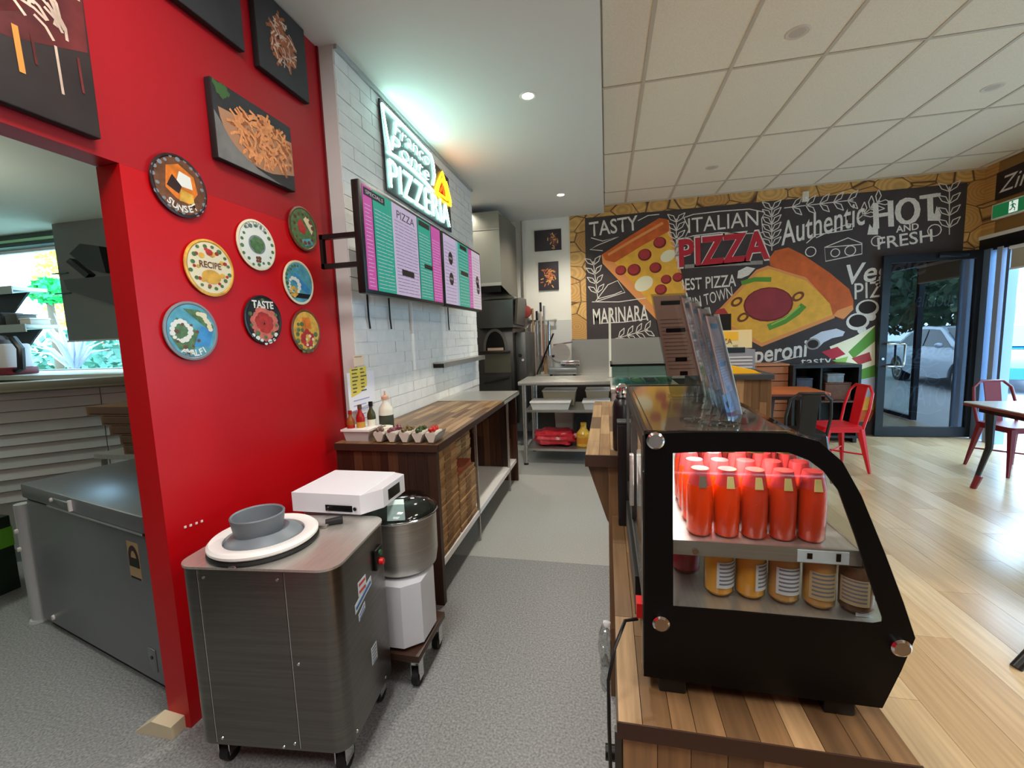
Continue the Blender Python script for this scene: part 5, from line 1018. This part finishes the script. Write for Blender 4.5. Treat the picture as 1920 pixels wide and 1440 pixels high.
mk('valve_wheel', MB().lathe((-1.15, 6.35, 1.80), [(.05, -.02), (.085, -.01), (.09, .01), (.05, .025), (0, .03)], 16, 'y'), mat('valve_red', (150, 60, 56), .45), vb); mk('valve_hose', MB().tube([(-1.17, 6.36, 1.88), (-1.2, 6.33, 1.82), (-1.28, 6.3, 1.76), (-1.31, 6.28, 1.68)], .014, 8), RUBBER, gp)
for x, z0, z1, h, lab in ((-1.0, 2.66, 2.95, .385, 'small dark canvas with food at its right, upper on the far kitchen wall'), (-.955, 2.10, 2.50, .29, 'small dark canvas of orange chilli pieces, lower on the far kitchen wall')):
    c = thing('canvas_print', (x+h/2, 6.45, z0), lab, 'picture', 'small canvases on the far kitchen wall')
    mk('canvas_block', MB().box(x, x+h, 6.425, 6.45, z0, z1, .002), mat('canvas_dark', (58, 50, 56), .6), c)
    b = MB(); b3 = MB()
    for k in range(46):
        u = x+h*(.5+random.gauss(0, .15)) if z0 < 2.5 else x+h*(.74+random.gauss(0, .1)); v = (z0+z1)/2+random.gauss(0, .055); t = random.uniform(0, PI)
        (b if k % 3 else b3).strip([(u-.022*math.cos(t), 6.4245-.00003*k, v-.022*math.sin(t)), (u+.022*math.cos(t), 6.4245-.00003*k, v+.022*math.sin(t))], .014, (0, -1, 0))
    mk('print_food', b, mat('print_chilli', (206, 108, 62), .5) if z0 < 2.5 else mat('print_reddish', (120, 72, 70), .5), c, smooth=False); mk('print_food', b3, mat('print_gold', (226, 170, 90), .5), c, smooth=False)
rail = thing('tool_rail', (-.95, 6.38, 1.64), 'steel rail on the far wall holding pizza peels', 'rail')
mk('rail_bar', MB().box(-1.12, -.70, 6.36, 6.38, 1.645, 1.675, .002), STEEL, rail); mk('rail_bracket', MB().box(-1.10, -1.08, 6.38, 6.45, 1.64, 1.68), STEEL, rail); mk('rail_bracket', MB().box(-.74, -.72, 6.38, 6.45, 1.64, 1.68), STEEL, rail)
PM = [mat('peel_wood', (150, 118, 84), .5), STEEL, mat('peel_pinkish', (206, 184, 168), .4, .3), STEEL, CHROME]
for k, (x, zt, nm, w_) in enumerate(((-1.045, 1.83, 'wooden handled peel, leftmost on the rail', .03), (-.985, 1.79, 'short steel handled peel, second on the rail', .02), (-.925, 1.91, 'tallest steel handled peel, third on the rail', .025), (-.875, 1.86, 'pale handled peel, fourth on the rail', .025), (-.815, 1.64, 'white bladed peel, rightmost on the rail', .03))):
    p = thing('pizza_peel', (x, 6.33, .80), nm, 'pizza peel', 'pizza peels on the rail')
    mk('handle', MB().cone((x, 6.33, 1.15), (x, 6.33, zt), .013, .013, 10), PM[k], p); mk('blade', MB().box(x-w_, x+w_, 6.328, 6.334, .80, 1.6), PM[(k+2) % 5], p); mk('grip', MB().cone((x, 6.33, zt-.12), (x, 6.33, zt+.01), .016, .016, 10), BLACK if k in (1, 2) else PM[k], p)
mk('oven_brush', MB().cone((-1.0, 6.28, .885), (-.74, 6.26, 1.47), .012, .012, 8), BLACK, None, 'long black brush handle leaning diagonally across the peels', 'brush', base=(-1, 6.28, .85))
bb = thing('back_bench', (-.2, 6.15, 0), 'steel back bench under the far wall splash panel', 'bench')
mk('bench_top', MB().box(-1.0, 1.6, 5.85, 6.43, .84, .88, .003), STEELX, bb); mk('bench_front', MB().box(-1.0, 1.6, 5.9, 5.92, .1, .84), DSTEEL, bb)
for x in (-.96, .3, 1.56): mk('leg', MB().cone((x, 5.88, 0), (x, 5.88, .84), .02, .02, 10), STEEL, bb)
sl = thing('food_slicer', (-.62, 6.1, .88), 'silver food slicer on the back bench beside the peels', 'slicer')
mk('base', MB().box(-.80, -.40, 5.98, 6.25, .90, 1.0, .02), mat('slicer_grey', (150, 152, 152), .35, .7), sl); mk('carriage', MB().box(-.62, -.36, 5.96, 6.2, 1.02, 1.09, .006), CHROME, sl); mk('motor', MB().lathe((-.66, 6.12, 1.0), [(.085, 0), (.09, .12), (.06, .24), (0, .27)], 18), mat('slicer_white', (216, 216, 214), .35), sl); mk('blade_cover', MB().lathe((-.62, 6.0, 1.20), [(.13, .0), (.13, .02), (0, .03)], 28, 'y'), STEEL, sl); mk('top_plate', MB().prism([(-.72, 6.02, 1.30), (-.46, 6.02, 1.33), (-.46, 6.2, 1.33), (-.72, 6.2, 1.30)], (0, 0, .02)), CHROME, sl); mk('knob', MB().ico((-.72, 5.99, 1.16), .02, 2), BLACK, sl)
for x in (-.76, -.44): mk('foot', MB().cone((x, 6.05, .88), (x, 6.05, .90), .02, .02, 10), RUBBER, sl)
# wheeled steel rack with tubs
rk = thing('steel_rack', (-.43, 5.0, 0), 'steel kitchen rack bench with two lower shelves at the end of the aisle', 'bench')
mk('bench_top', MB().box(-.965, .10, 4.70, 5.35, .905, .945, .003), STEELX, rk); mk('shelf', MB().box(-.90, .08, 4.72, 5.33, .60, .625), STEEL, rk); mk('shelf', MB().box(-.90, .08, 4.72, 5.33, .165, .19), STEEL, rk)
for x in (-.905, .07):
    for y in (4.73, 5.32): mk('leg', MB().cone((x, y, .02), (x, y, .905), .022, .022, 12), STEEL, rk); mk('foot', MB().cone((x, y, 0), (x, y, .03), .028, .02, 12), RUBBER, rk)
def tub2(x0, x1, y0, y1, z0, z1, m, label):
    t = thing('food_tub', ((x0+x1)/2, (y0+y1)/2, z0), label, 'tub', 'white tubs on the steel rack')
    mk('bin', tub(x0, x1, y0, y1, z0, z1, .008, .02), m, t); mk('lid', MB().box(x0-.008, x1+.008, y0-.008, y1+.008, z1, z1+.018, .004), WPLAST, t)
TUBM = mat('tub_white', (206, 210, 212), .4)
tub2(-.84, -.40, 4.74, 5.0, .626, .70, TUBM, 'front left white lidded tub on the middle shelf of the steel rack'); tub2(-.26, .025, 4.74, 5.0, .626, .70, TUBM, 'front right white lidded tub on the middle shelf of the steel rack'); tub2(-.74, -.36, 5.03, 5.3, .626, .79, mat('tub_cream', (214, 200, 170), .5), 'rear left taller cream tub on the steel rack'); tub2(-.24, .025, 5.03, 5.3, .626, .79, mat('tub_cream', (0, 0, 0)), 'rear right taller cream tub on the steel rack')
rb2 = thing('red_bag', (-.60, 5.0, .19), 'shiny red wrapped sack on the lowest shelf of the steel rack', 'sack')
b = MB()
g = bmesh.ops.create_uvsphere(b.b, u_segments=28, v_segments=16, radius=1)
for vtx in g['verts']:
    c = vtx.co; k = 1+.07*math.sin(9*c.x+4*c.z)+.05*math.sin(14*c.z+5*c.y)
    vtx.co = Vector((-.60+.235*math.copysign(abs(c.x)**.6, c.x)*k, 4.95+.17*math.copysign(abs(c.y)**.6, c.y)*k, .28+.088*math.copysign(abs(c.z)**.7, c.z)*k))
mk('sack_body', b, mat('sack_red', (196, 44, 58), .3, vary=(14, .35), bump=(30, .5)), rb2); mk('sack_tie', MB().lathe((-.36, 4.9, .30), [(.02, -.02), (.035, 0), (.02, .02)], 12, 'x'), mat('sack_pale', (226, 170, 170), .4), rb2)
jg = thing('yellow_jug', (-.265, 4.87, .19), 'clear jug of yellow oil beside the red sack on the lowest rack shelf', 'jug')
mk('jug_body', MB().lathe((-.265, 4.87, .19), [(.07, 0), (.08, .01), (.08, .15), (.04, .20), (.03, .24)], 18), mat('oil_yellow', (222, 176, 66), .25, vary=(14, .25)), jg); mk('jug_cap', MB().cone((-.265, 4.87, .43), (-.265, 4.87, .46), .034, .034, 14), mat('cap_yellow', (236, 190, 60), .4), jg); mk('jug_label', MB().lathe((-.265, 4.87, .19), [(.081, .04), (.081, .11)], 18), mat('jug_label', (214, 140, 40), .5), jg)
nb_ = thing('dark_crate', (-.17, 5.05, .19), 'dark navy plastic crate behind the yellow jug on the rack', 'crate')
mk('crate_body', tub(-.36, .05, 5.0, 5.3, .191, .56, .01, .02), mat('crate_navy', (32, 40, 50), .5), nb_); mk('crate_rim', tub(-.37, .06, 4.99, 5.31, .54, .575, .02, 0), mat('crate_grey', (90, 96, 100), .5), nb_)
pb2 = thing('pale_bin', (-.62, 5.2, .19), 'pale grey bin standing at the back of the lowest rack shelf', 'bin')
mk('bin_body', tub(-.62, -.40, 5.15, 5.32, .191, .55, .008, .015), mat('bin_pale', (196, 198, 192), .5), pb2); mk('bin_lid', MB().box(-.625, -.395, 5.145, 5.325, .55, .565, .003), TUBM, pb2)
# prep unit with glass cover and lamp posts
pu = thing('topping_station', (.28, 4.1, 0), 'steel topping station with a curved glass cover beyond the service counter', 'prep station')
mk('cabinet', MB().box(.04, .60, 3.70, 4.60, .10, .95, .004), STEEL, pu); mk('rim', MB().box(.03, .61, 3.69, 4.61, .95, .985, .003), STEELX, pu)
mk('glass_cover', MB().prism([(.045, 3.98, .985), (.045, 3.90, 1.06), (.045, 3.98, 1.155), (.045, 4.5, 1.155), (.045, 4.5, 1.15), (.045, 3.984, 1.15), (.045, 3.906, 1.06), (.045, 3.984, .987)], (.50, 0, 0)), clear_mat('cover_glass', (176, 206, 204), 1, .02, 1.8), pu)
mk('cover_frame', MB().box(.03, .56, 3.97, 4.0, 1.15, 1.168).box(.03, .05, 3.97, 4.5, 1.148, 1.168), MBLACK, pu)
for k in range(4):
    x = .10+.12*k; pn = mk('food_pan', tub(x, x+.11, 4.05, 4.45, .955, 1.0, .003, .006), CHROME, pu)
    b = MB()
    for j in range(8): b.ico((x+.055+random.uniform(-.03, .03), 4.1+.04*j, .995), .028, 1, (1, 1, .5), .2)
    mk('topping', b, mat('topping_%d' % k, ((150, 196, 190), (206, 190, 120), (120, 60, 52), (90, 130, 70))[k], .5, vary=(40, .3)), pn)
for x in (.08, .54):
    for y in (3.76, 4.54): mk('leg', MB().cone((x, y, 0), (x, y, .10), .022, .022, 10), STEEL, pu)
lp = thing('gantry_post', (.02, 4.75, .945), 'slim white post rising from the right end of the steel rack', 'post')
mk('post_tube', MB().box(.025, .050, 5.0, 5.025, .945, 1.70), mat('post_cream', (226, 222, 208), .45), lp); mk('post_foot', MB().box(.005, .07, 4.98, 5.045, .945, .955), STEEL, lp)

# ------------------------------------------------------------------ dining side
sh_ = thing('back_shelf_unit', (2.62, 6.2, 0), 'low black open shelf unit against the mural with things inside', 'shelf unit')
mk('frame', MB().box(2.25, 2.99, 5.98, 6.40, .93, .965).box(2.25, 2.99, 5.98, 6.40, .06, .09).box(2.25, 2.28, 5.98, 6.40, .09, .93).box(2.96, 2.99, 5.98, 6.40, .09, .93).box(2.28, 2.96, 6.38, 6.40, .09, .93), mat('unit_black', (22, 26, 26), .45), sh_)
mk('middle_board', MB().box(2.28, 2.96, 6.0, 6.38, .50, .52), mat('unit_brown', (78, 46, 32), .5), sh_); mk('divider', MB().box(2.56, 2.58, 6.0, 6.38, .09, .93), mat('unit_black', (0, 0, 0)), sh_)
for x in (2.28, 2.96): mk('foot', MB().box(x-.02, x+.02, 6.0, 6.38, 0, .06), mat('unit_black', (0, 0, 0)), sh_)
for nm, x0, x1, z0, z1, c1 in (('brown wicker box on the right of the black shelf unit', 2.64, 2.92, .521, .74, (96, 58, 38)), ('small grey box at the top right of the black shelf unit', 2.66, 2.84, .741, .85, (120, 128, 132)), ('dark blue bundle on the left of the black shelf unit', 2.32, 2.50, .521, .80, (54, 58, 74))):
    t = thing('storage_box', ((x0+x1)/2, 6.15, z0), nm, 'box'); mm = mat('storage_'+nm[:10].replace(' ', '_'), c1, .6, vary=(30, .25))
    mk('box_body', MB().box(x0, x1, 6.05, 6.3, z0, z1-.02, .008), mm, t); mk('box_lid', MB().box(x0-.004, x1+.004, 6.046, 6.304, z1-.02, z1, .004), mm, t)
sb = thing('slatted_bench', (2.0, 6.2, 0), 'orange brown slatted timber bench against the mural left of the black shelf unit', 'bench')
for k in range(9): piece('slat', mat('slat_orange_brown', (176, 108, 70), .5, rnd=[(180, 112, 74), (166, 100, 64), (190, 122, 82)]), sb, 1.62, 2.24, 6.10, 6.12, .10+.095*k, .185+.095*k)
mk('end_post', MB().box(1.62, 1.66, 6.12, 6.36, 0, .96), mat('slat_dark', (120, 70, 46), .5), sb); mk('end_post', MB().box(2.20, 2.24, 6.12, 6.36, 0, .96), mat('slat_dark', (0, 0, 0)), sb); mk('seat_board', MB().box(1.61, 2.25, 6.09, 6.40, .955, .98, .003), mat('slat_orange_top', (190, 124, 84), .5), sb)
def table(cx, cy, w, d, top, legm, label, leg_w=.03, splay=.04, h=.75, foot=None):
    t = thing('dining_table', (cx, cy, 0), label, 'table')
    mk('tabletop', MB().prism(rrect(cx-w/2, cx+w/2, cy-d/2, cy+d/2, .05, h-.026), (0, 0, .026)), top, t); mk('top_edge', MB().ring(rrect(cx-w/2-.003, cx+w/2+.003, cy-d/2-.003, cy+d/2+.003, .053, h-.03), rrect(cx-w/2+.004, cx+w/2-.004, cy-d/2+.004, cy+d/2-.004, .05, h-.03), (0, 0, .022)), mat('table_edge_red', (104, 52, 46), .5), t)
    mk('apron', MB().box(cx-w/2+.08, cx+w/2-.08, cy-d/2+.08, cy+d/2-.08, h-.08, h-.028), legm, t)
    for sx in (-1, 1):
        for sy in (-1, 1):
            x, y = cx+sx*(w/2-.13), cy+sy*(d/2-.13); l_ = mk('leg', MB().tube([(x, y, h-.04), (x+sx*splay*.5, y+sy*splay*.5, h*.5), (x+sx*(splay+.06), y+sy*(splay+.06), .0)], [leg_w*1.5, leg_w, leg_w*.62], 8), legm, t)
            if foot: mk('leg_foot', MB().cone((x+sx*(splay+.058), y+sy*(splay+.058), .0), (x+sx*(splay+.035), y+sy*(splay+.035), .12), .022, .026, 8), foot, l_)
    return t
table(1.93, 5.32, .66, .60, mat('table_orange', (206, 108, 52), .3, vary=(3, .15)), mat('table_metal_brown', (40, 28, 26), .4), 'square table with orange brown top near the black shelf unit')
CRD = mat('chair_red', (206, 22, 34), .3); CBK = mat('chair_black', (24, 24, 26), .35); CMR = mat('chair_maroon', (112, 18, 28), .35)
def tolix(cx, cy, rot, m, label, base=None):
    t = thing('metal_chair', (cx, cy, 0), label, 'chair')
    mk('seat', MB().prism(rrect(cx-.18, cx+.18, cy-.18, cy+.18, .04, .435), (0, 0, .02)).prism(rrect(cx-.172, cx+.172, cy-.172, cy+.172, .04, .40), (0, 0, .036)), m, t)
    for sx in (-1, 1):
        for sy in (-1, 1): mk('leg', MB().tube([(cx+sx*.15, cy+sy*.15, .43), (cx+sx*.18, cy+sy*.185, .2), (cx+sx*.21, cy+sy*.215, 0)], [.035, .024, .014], 6), m, t)
    mk('back_frame', MB().tube([(cx-.17, cy+.16, .43), (cx-.185, cy+.20, .62), (cx-.165, cy+.235, .78), (cx-.10, cy+.25, .84), (cx+.10, cy+.25, .84), (cx+.165, cy+.235, .78), (cx+.185, cy+.20, .62), (cx+.17, cy+.16, .43)], .013, 8), m, t)
    mk('back_splat', MB().prism([(cx-.065, cy+.175, .44), (cx+.065, cy+.175, .44), (cx+.075, cy+.245, .845), (cx-.075, cy+.245, .845)], (0, .008, 0)), m, t)
    mk('stretcher', MB().tube([(cx-.185, cy-.19, .18), (cx+.185, cy+.19, .18)], .008, 6).tube([(cx+.185, cy-.19, .18), (cx-.185, cy+.19, .18)], .008, 6), m, t)
    t.rotation_euler = (0, 0, rot)
    return t
tolix(2.24, 4.92, math.radians(-84), CRD, 'bright red metal chair with curved back at the orange topped table')
tolix(1.80, 4.62, math.radians(180), CBK, 'black metal chair seen from behind at the orange topped table')
tolix(1.34, 5.4, math.radians(85), CBK, 'black metal chair at the left side of the orange topped table')
table(3.42, 4.12, .84, .72, mat('table_pale_wood', (196, 186, 170), .22, vary=(3, .12)), CBK, 'pale topped dining table with black splayed legs by the open door', .024, -.01, foot=CMR)
tolix(3.75, 4.95, 0.1, CMR, 'dark red metal chair behind the pale topped table')
tolix(3.42, 3.38, math.radians(185), CBK, 'black metal chair on the near side of the pale topped table')
tq = thing('bar_table', (2.35, 2.4, 0), 'round table beyond the right picture edge showing one splayed dark leg', 'table')
mk('tabletop', MB().lathe((2.42, 2.35, .72), [(.0, 0), (.36, 0), (.37, .01), (.36, .026), (0, .026)], 40), mat('table_pale_wood', (0, 0, 0)), tq)
for a in (math.radians(200), math.radians(320), math.radians(62)):
    mk('leg', MB().tube([(2.42+.12*math.cos(a), 2.35+.12*math.sin(a), .72), (2.42+.42*math.cos(a), 2.35+.42*math.sin(a), .34), (2.42+.82*math.cos(a), 2.35+.82*math.sin(a), .0)], [.03, .026, .02], 10), CBK, tq)
xs = thing('exit_sign', (4.40, -5.9, 2.6), 'green emergency exit sign with running figure over the door', 'exit sign'); BASE[xs] = Vector((4.40, 6.08, 2.58)); xs.location = BASE[xs]
mk('sign_case', MB().box(4.35, 4.398, 5.72, 6.26, 2.575, 2.745, .003), WPLAST, xs); mk('green_face', MB().box(4.346, 4.35, 5.74, 6.24, 2.592, 2.73), screen_mat('exit_green', (20, 112, 62), .55), xs)
fr = PLANES['right'](4.346); EW = screen_mat('exit_white', (226, 240, 228), .7)
def rp(name, pts, m): return mk(name, MB().poly([fr(u, v, .001) for u, v in pts]), m, xs, smooth=False)
rp('white_door', [(-6.03, 2.60), (-5.92, 2.60), (-5.92, 2.722), (-6.03, 2.722)], EW)
fr_m = MB()
for pts, w_ in (([(-5.985, 2.695), (-5.98, 2.655)], .022), ([(-5.98, 2.658), (-6.0, 2.635), (-6.02, 2.63)], .012), ([(-5.978, 2.658), (-5.955, 2.64), (-5.958, 2.612)], .012), ([(-5.985, 2.69), (-6.012, 2.675)], .009), ([(-5.983, 2.69), (-5.955, 2.68), (-5.948, 2.665)], .009)): fr_m.strip([fr(u, v, .002) for u, v in pts], w_, (-1, 0, 0))
fr_m.poly([fr(-5.99+.011*math.cos(a), 2.71+.011*math.sin(a), .002) for a in [k*PI/5 for k in range(10)]])
mk('running_figure', fr_m, screen_mat('exit_green', (0, 0, 0)), xs, smooth=False)
hs = thing('header_poster', (4.40, 6.0, 2.72), 'dark poster with pale script on the tan wall above the exit sign', 'poster')
q = [(6.329,3.229),(5.963,3.195),(5.928,2.845),(6.298,2.842)]
mk('poster_board', MB().prism([(4.385, 6.28, 2.80), (4.385, 5.55, 2.80), (4.385, 5.55, 3.12), (4.385, 6.28, 3.10)], (.012, 0, 0)), mat('poster_black', (40, 32, 36), .5), hs); text('Zina', 'right', 4.384, -5.98, 2.95, 1, CHALK, hs, shear=.3, fit=(.5, .17), d=.0015)
for k, (x, y, lab) in enumerate(((1.156, 3.18, 'nearest unlit recessed light in the tiled ceiling'), (2.93, 4.30, 'right hand unlit recessed light in the tiled ceiling'), (1.16, 5.41, 'farthest unlit recessed light in the tiled ceiling'))):
    d_ = thing('recessed_light', (x, y, 3.222), lab, 'ceiling light', 'unlit recessed lights'); mk('trim_ring', MB().lathe((x, y, 3.222), [(.045, -.002), (.062, -.006), (.070, -.001), (.070, 0)], 28), mat('trim_cream', (214, 200, 182), .5), d_); mk('lamp_lens', MB().lathe((x, y, 3.2195), [(.0, .0), (.046, .0)], 24), mat('lens_cream', (196, 180, 162), .4), d_)
for y, lab in ((3.2, 'nearer glowing downlight in the smooth white ceiling'), (5.44, 'farther glowing downlight in the smooth white ceiling')):
    d_ = thing('downlight', (-.515, y, 3.11), lab, 'ceiling light', 'glowing downlights'); mk('trim_ring', MB().lathe((-.515, y, 3.11), [(.040, -.002), (.054, -.005), (.060, 0)], 28), WHITE, d_); mk('lamp_lens', MB().lathe((-.515, y, 3.1075), [(.0, .0), (.041, .0)], 24), mat('lamp_glow', (255, 244, 214), .4, emit=14), d_)
st_ = thing('wall_sensor', (1.95, 6.43, 3.0), 'small cream sensor box above the mural lettering', 'sensor'); q = [(2.448,3.136),(2.520,3.128),(2.524,3.011),(2.451,3.018)]
mk('sensor_body', MB().box(q[0][0], q[1][0], 6.40, 6.436, q[2][1], q[0][1], .004), mat('sensor_cream', (222, 214, 196), .4), st_); mk('sensor_eye', MB().ico(((q[0][0]+q[1][0])/2, 6.40, (q[0][1]+q[2][1])/2-.02), .018, 2), WPLAST, st_)

# ------------------------------------------------------------------ outdoors
mk('pavement', MB().box(4.5, 40, -30, 40, -.16, -.10), mat('pavement_grey', (150, 150, 150), .8, vary=(6, .1)), kind='structure')
mk('back_ground', MB().box(-16, -1.0, 6.6, 30, -.3, -.2).box(-16, -7.1, -3, 6.6, -.3, -.2).box(-7.1, -2.5, 3.72, 6.6, -.3, -.2), mat('back_lawn', (96, 120, 84), .9, vary=(3, .3)), kind='structure')
def car(x, y, rot, col, nm, label):
    t = thing('parked_car', (x, y, -.10), label, 'car'); g = -.10; m = mat('car_paint_'+nm, col, .25, .2, coat=1)
    body = [(-2.15, .35), (-2.2, .60), (-2.1, .78), (-1.9, .84), (-1.1, .92), (-.9, .93), (.9, .93), (1.5, .86), (2.05, .70), (2.2, .55), (2.18, .32), (1.75, .28)]
    def arch(c): return [(c+.36*math.cos(a), .30+.36*math.sin(a)) for a in [PI*k/10 for k in range(11)]]
    prof = body[:11]+arch(1.35)+[(.6, .24), (-.6, .24)]+arch(-1.35)+[(-1.75, .28)]
    mk('body', MB().prism([(x-.86, y+u, g+v) for u, v in prof], (1.72, 0, 0)), m, t)
    cab = [(-1.75, .86), (-1.15, 1.30), (-.5, 1.43), (.25, 1.40), (1.25, .90)]
    b = MB(); L = [b.b.verts.new((x-.80+(.14 if v > 1.2 else 0), y+u, g+v)) for u, v in cab]; R_ = [b.b.verts.new((x+.80-(.14 if v > 1.2 else 0), y+u, g+v)) for u, v in cab]
    b.b.faces.new(L); b.b.faces.new(R_[::-1])
    for k in range(5): b.b.faces.new((L[k], L[(k+1) % 5], R_[(k+1) % 5], R_[k]))
    bmesh.ops.recalc_face_normals(b.b, faces=b.b.faces[:]); mk('cabin', b, m, t)
    DG = mat('car_glass', (30, 40, 48), .06, spec=.8)
    for sx in (-1, 1):
        w_ = [(-1.45, .95), (-1.05, 1.26), (-.5, 1.36), (-.25, 1.36), (-.25, .95)]; w2 = [(-.18, .95), (-.18, 1.36), (.22, 1.34), (.95, .95)]
        for ww in (w_, w2): mk('side_window', MB().prism([(x+sx*(.815-.14*min(1, (v-.86)/.45)), y+u, g+v) for u, v in ww], (sx*.006, 0, 0)), DG, t)
        mk('mirror', MB().ico((x+sx*.93, y+.75, g+1.0), .09, 2, (.9, .6, .7)), m, t)
    mk('windscreen', MB().prism([(x-.62, y+.36, g+1.37), (x+.62, y+.36, g+1.37), (x+.74, y+1.20, g+.94), (x-.74, y+1.20, g+.94)], (0, .012, .012)), DG, t); mk('rear_window', MB().prism([(x-.62, y-1.2, g+1.28), (x+.62, y-1.2, g+1.28), (x+.72, y-1.66, g+.94), (x-.72, y-1.66, g+.94)], (0, -.012, .012)), DG, t)
    for sx in (-1, 1):
        mk('headlight', MB().box(x+sx*.62-.16, x+sx*.62+.16, y+2.06, y+2.17, g+.58, g+.70, .02), mat('headlight_clear', (220, 226, 230), .1), t); mk('tail_light', MB().box(x+sx*.66-.14, x+sx*.66+.14, y-2.2, y-2.08, g+.60, g+.76, .02), mat('tail_red', (150, 20, 24), .2), t)
        for c in (-1.35, 1.35):
            wl = mk('wheel', MB().lathe((x+sx*.74, y+c, g+.31), [(.19, -.1), (.30, -.1), (.31, -.06), (.31, .06), (.30, .1), (.19, .1)], 28, 'x'), RUBBER, t)
            b = MB().lathe((x+sx*.82, y+c, g+.31), [(.03, 0), (.05, .02), (0, .03)] if sx > 0 else [(.03, 0), (.05, -.02), (0, -.03)], 12, 'x')
            for k in range(7): a = 2*PI*k/7; b.tube([(x+sx*.83, y+c, g+.31), (x+sx*.83, y+c+.2*math.cos(a), g+.31+.2*math.sin(a))], .022, 6)
            b.ring([(x+sx*.83, y+c+.22*math.cos(a), g+.31+.22*math.sin(a)) for a in [2*PI*k/28 for k in range(28)]], [(x+sx*.83, y+c+.19*math.cos(a), g+.31+.19*math.sin(a)) for a in [2*PI*k/28 for k in range(28)]], (sx*.01, 0, 0)); mk('rim', b, CHROME, wl)
    t.rotation_euler = (0, 0, rot)
    return t
car(9.0, 12.6, math.radians(150), (4, 104, 196), 'blue', 'bright blue car parked outside beyond the open shop entrance')
car(8.3, .5, math.radians(8), (176, 190, 206), 'silver', 'silver car parked outside, reflected in the door glass')
bd = thing('white_building', (20, 24, 0), 'white building with grey windows across the street', 'building')
mk('wall', MB().box(13, 40, 26, 34, -.1, 9), mat('building_white', (236, 236, 236), .7), bd); mk('roof', MB().box(12.6, 40.4, 25.6, 34.4, 9, 9.3), mat('building_roof', (150, 152, 156), .7), bd)
for i in range(7):
    for z in (.9, 3.0, 5.2):
        wn = mk('window', MB().box(14+2.6*i, 15.6+2.6*i, 25.92, 26.02, z, z+1.3), mat('building_window_frame', (206, 210, 216), .5), bd); mk('pane', MB().box(14.08+2.6*i, 14.76+2.6*i, 25.9, 25.93, z+.08, z+1.22).box(14.84+2.6*i, 15.52+2.6*i, 25.9, 25.93, z+.08, z+1.22), mat('building_pane', (120, 140, 160), .15), wn)
mk('ledge', MB().box(13, 40, 25.8, 26, 2.4, 2.55), mat('building_ledge', (196, 190, 180), .6), bd)
def foliage(name, c, rad, n, size, m, label, trunk=None, cat='tree'):
    t = thing(name, (c[0], c[1], -.2), label, cat); b = MB()
    for k in range(n):
        d = Vector((random.gauss(0, 1), random.gauss(0, 1), random.gauss(0, 1))).normalized()*(random.random()**.4); p = Vector(c)+Vector((d.x*rad[0], d.y*rad[1], d.z*rad[2]))
        a = Vector((random.gauss(0, 1), random.gauss(0, 1), random.gauss(0, 1))).normalized()*size; q = a.orthogonal().normalized()*size*.5
        b.poly([p-a, p+q, p+a, p-q])
    mk('foliage', b, m, t, smooth=False)
    mk('trunk', MB().cone((c[0], c[1], -.2), (c[0], c[1], c[2]), trunk or .08, (trunk or .08)*.6, 10), mat('bark', (110, 92, 74), .9), t)
    return t
foliage('hedge_bush', (-9.5, 7.0, 1.0), (3.6, .7, .95), 2600, .11, mat('leaf_teal', (96, 150, 130), .7, vary=(3, .3)), 'blue green hedge outside the back window', cat='bush')
foliage('autumn_tree', (-12.9, 9.0, 3.3), (2.0, .5, 1.8), 2600, .10, mat('leaf_yellow', (236, 206, 110), .7, vary=(2, .25)), 'tall yellow leaved tree outside the back window', .16)
foliage('green_shrub', (-9.72, 6.0, 2.55), (.38, .2, .22), 420, .07, mat('leaf_bright_green', (30, 190, 90), .7, vary=(3, .2)), 'bright green shrub top outside the middle of the back window', cat='bush')
gt = thing('spiky_plant', (-8.6, 5.5, -.2), 'pale lilac spiky plant with long blades outside the back window', 'plant')
for k in range(26):
    a = random.uniform(0, 2*PI); l_ = random.uniform(.6, 1.5); e = random.uniform(.3, 1.3); z0 = 1.15
    p0 = Vector((-8.6, 5.5, z0)); p2 = p0+Vector((math.cos(a)*math.cos(e)*l_, math.sin(a)*math.cos(e)*l_*.5, math.sin(e)*l_)); p1 = (p0+p2)/2+Vector((0, 0, .12))
    mk('blade', MB().tube([p0, p1, p2], [.03, .022, .004], 5), mat('blade_lilac', (176, 172, 206), .6), gt)
mk('stem', MB().cone((-8.6, 5.5, -.2), (-8.6, 5.5, 1.2), .09, .07, 10), mat('bark', (0, 0, 0)), gt)
foliage('street_tree', (14.5, -9.4, 3.4), (3.4, 3.4, 2.6), 2600, .22, mat('leaf_green', (44, 66, 38), .7, vary=(2, .35)), 'dark green street tree reflected in the door glass', .18)
for x, y, lab in ((12.5, -2.6, 'dark green street tree right behind the silver car'), (12.8, 3.5, 'dark green street tree beside the front of the silver car'), (15.5, -16.5, 'far street tree at the end of the row outside')):
    foliage('street_tree', (x, y, 2.9), (2.6, 2.6, 2.3), 1800, .22, mat('leaf_green', (0, 0, 0)), lab, .16)
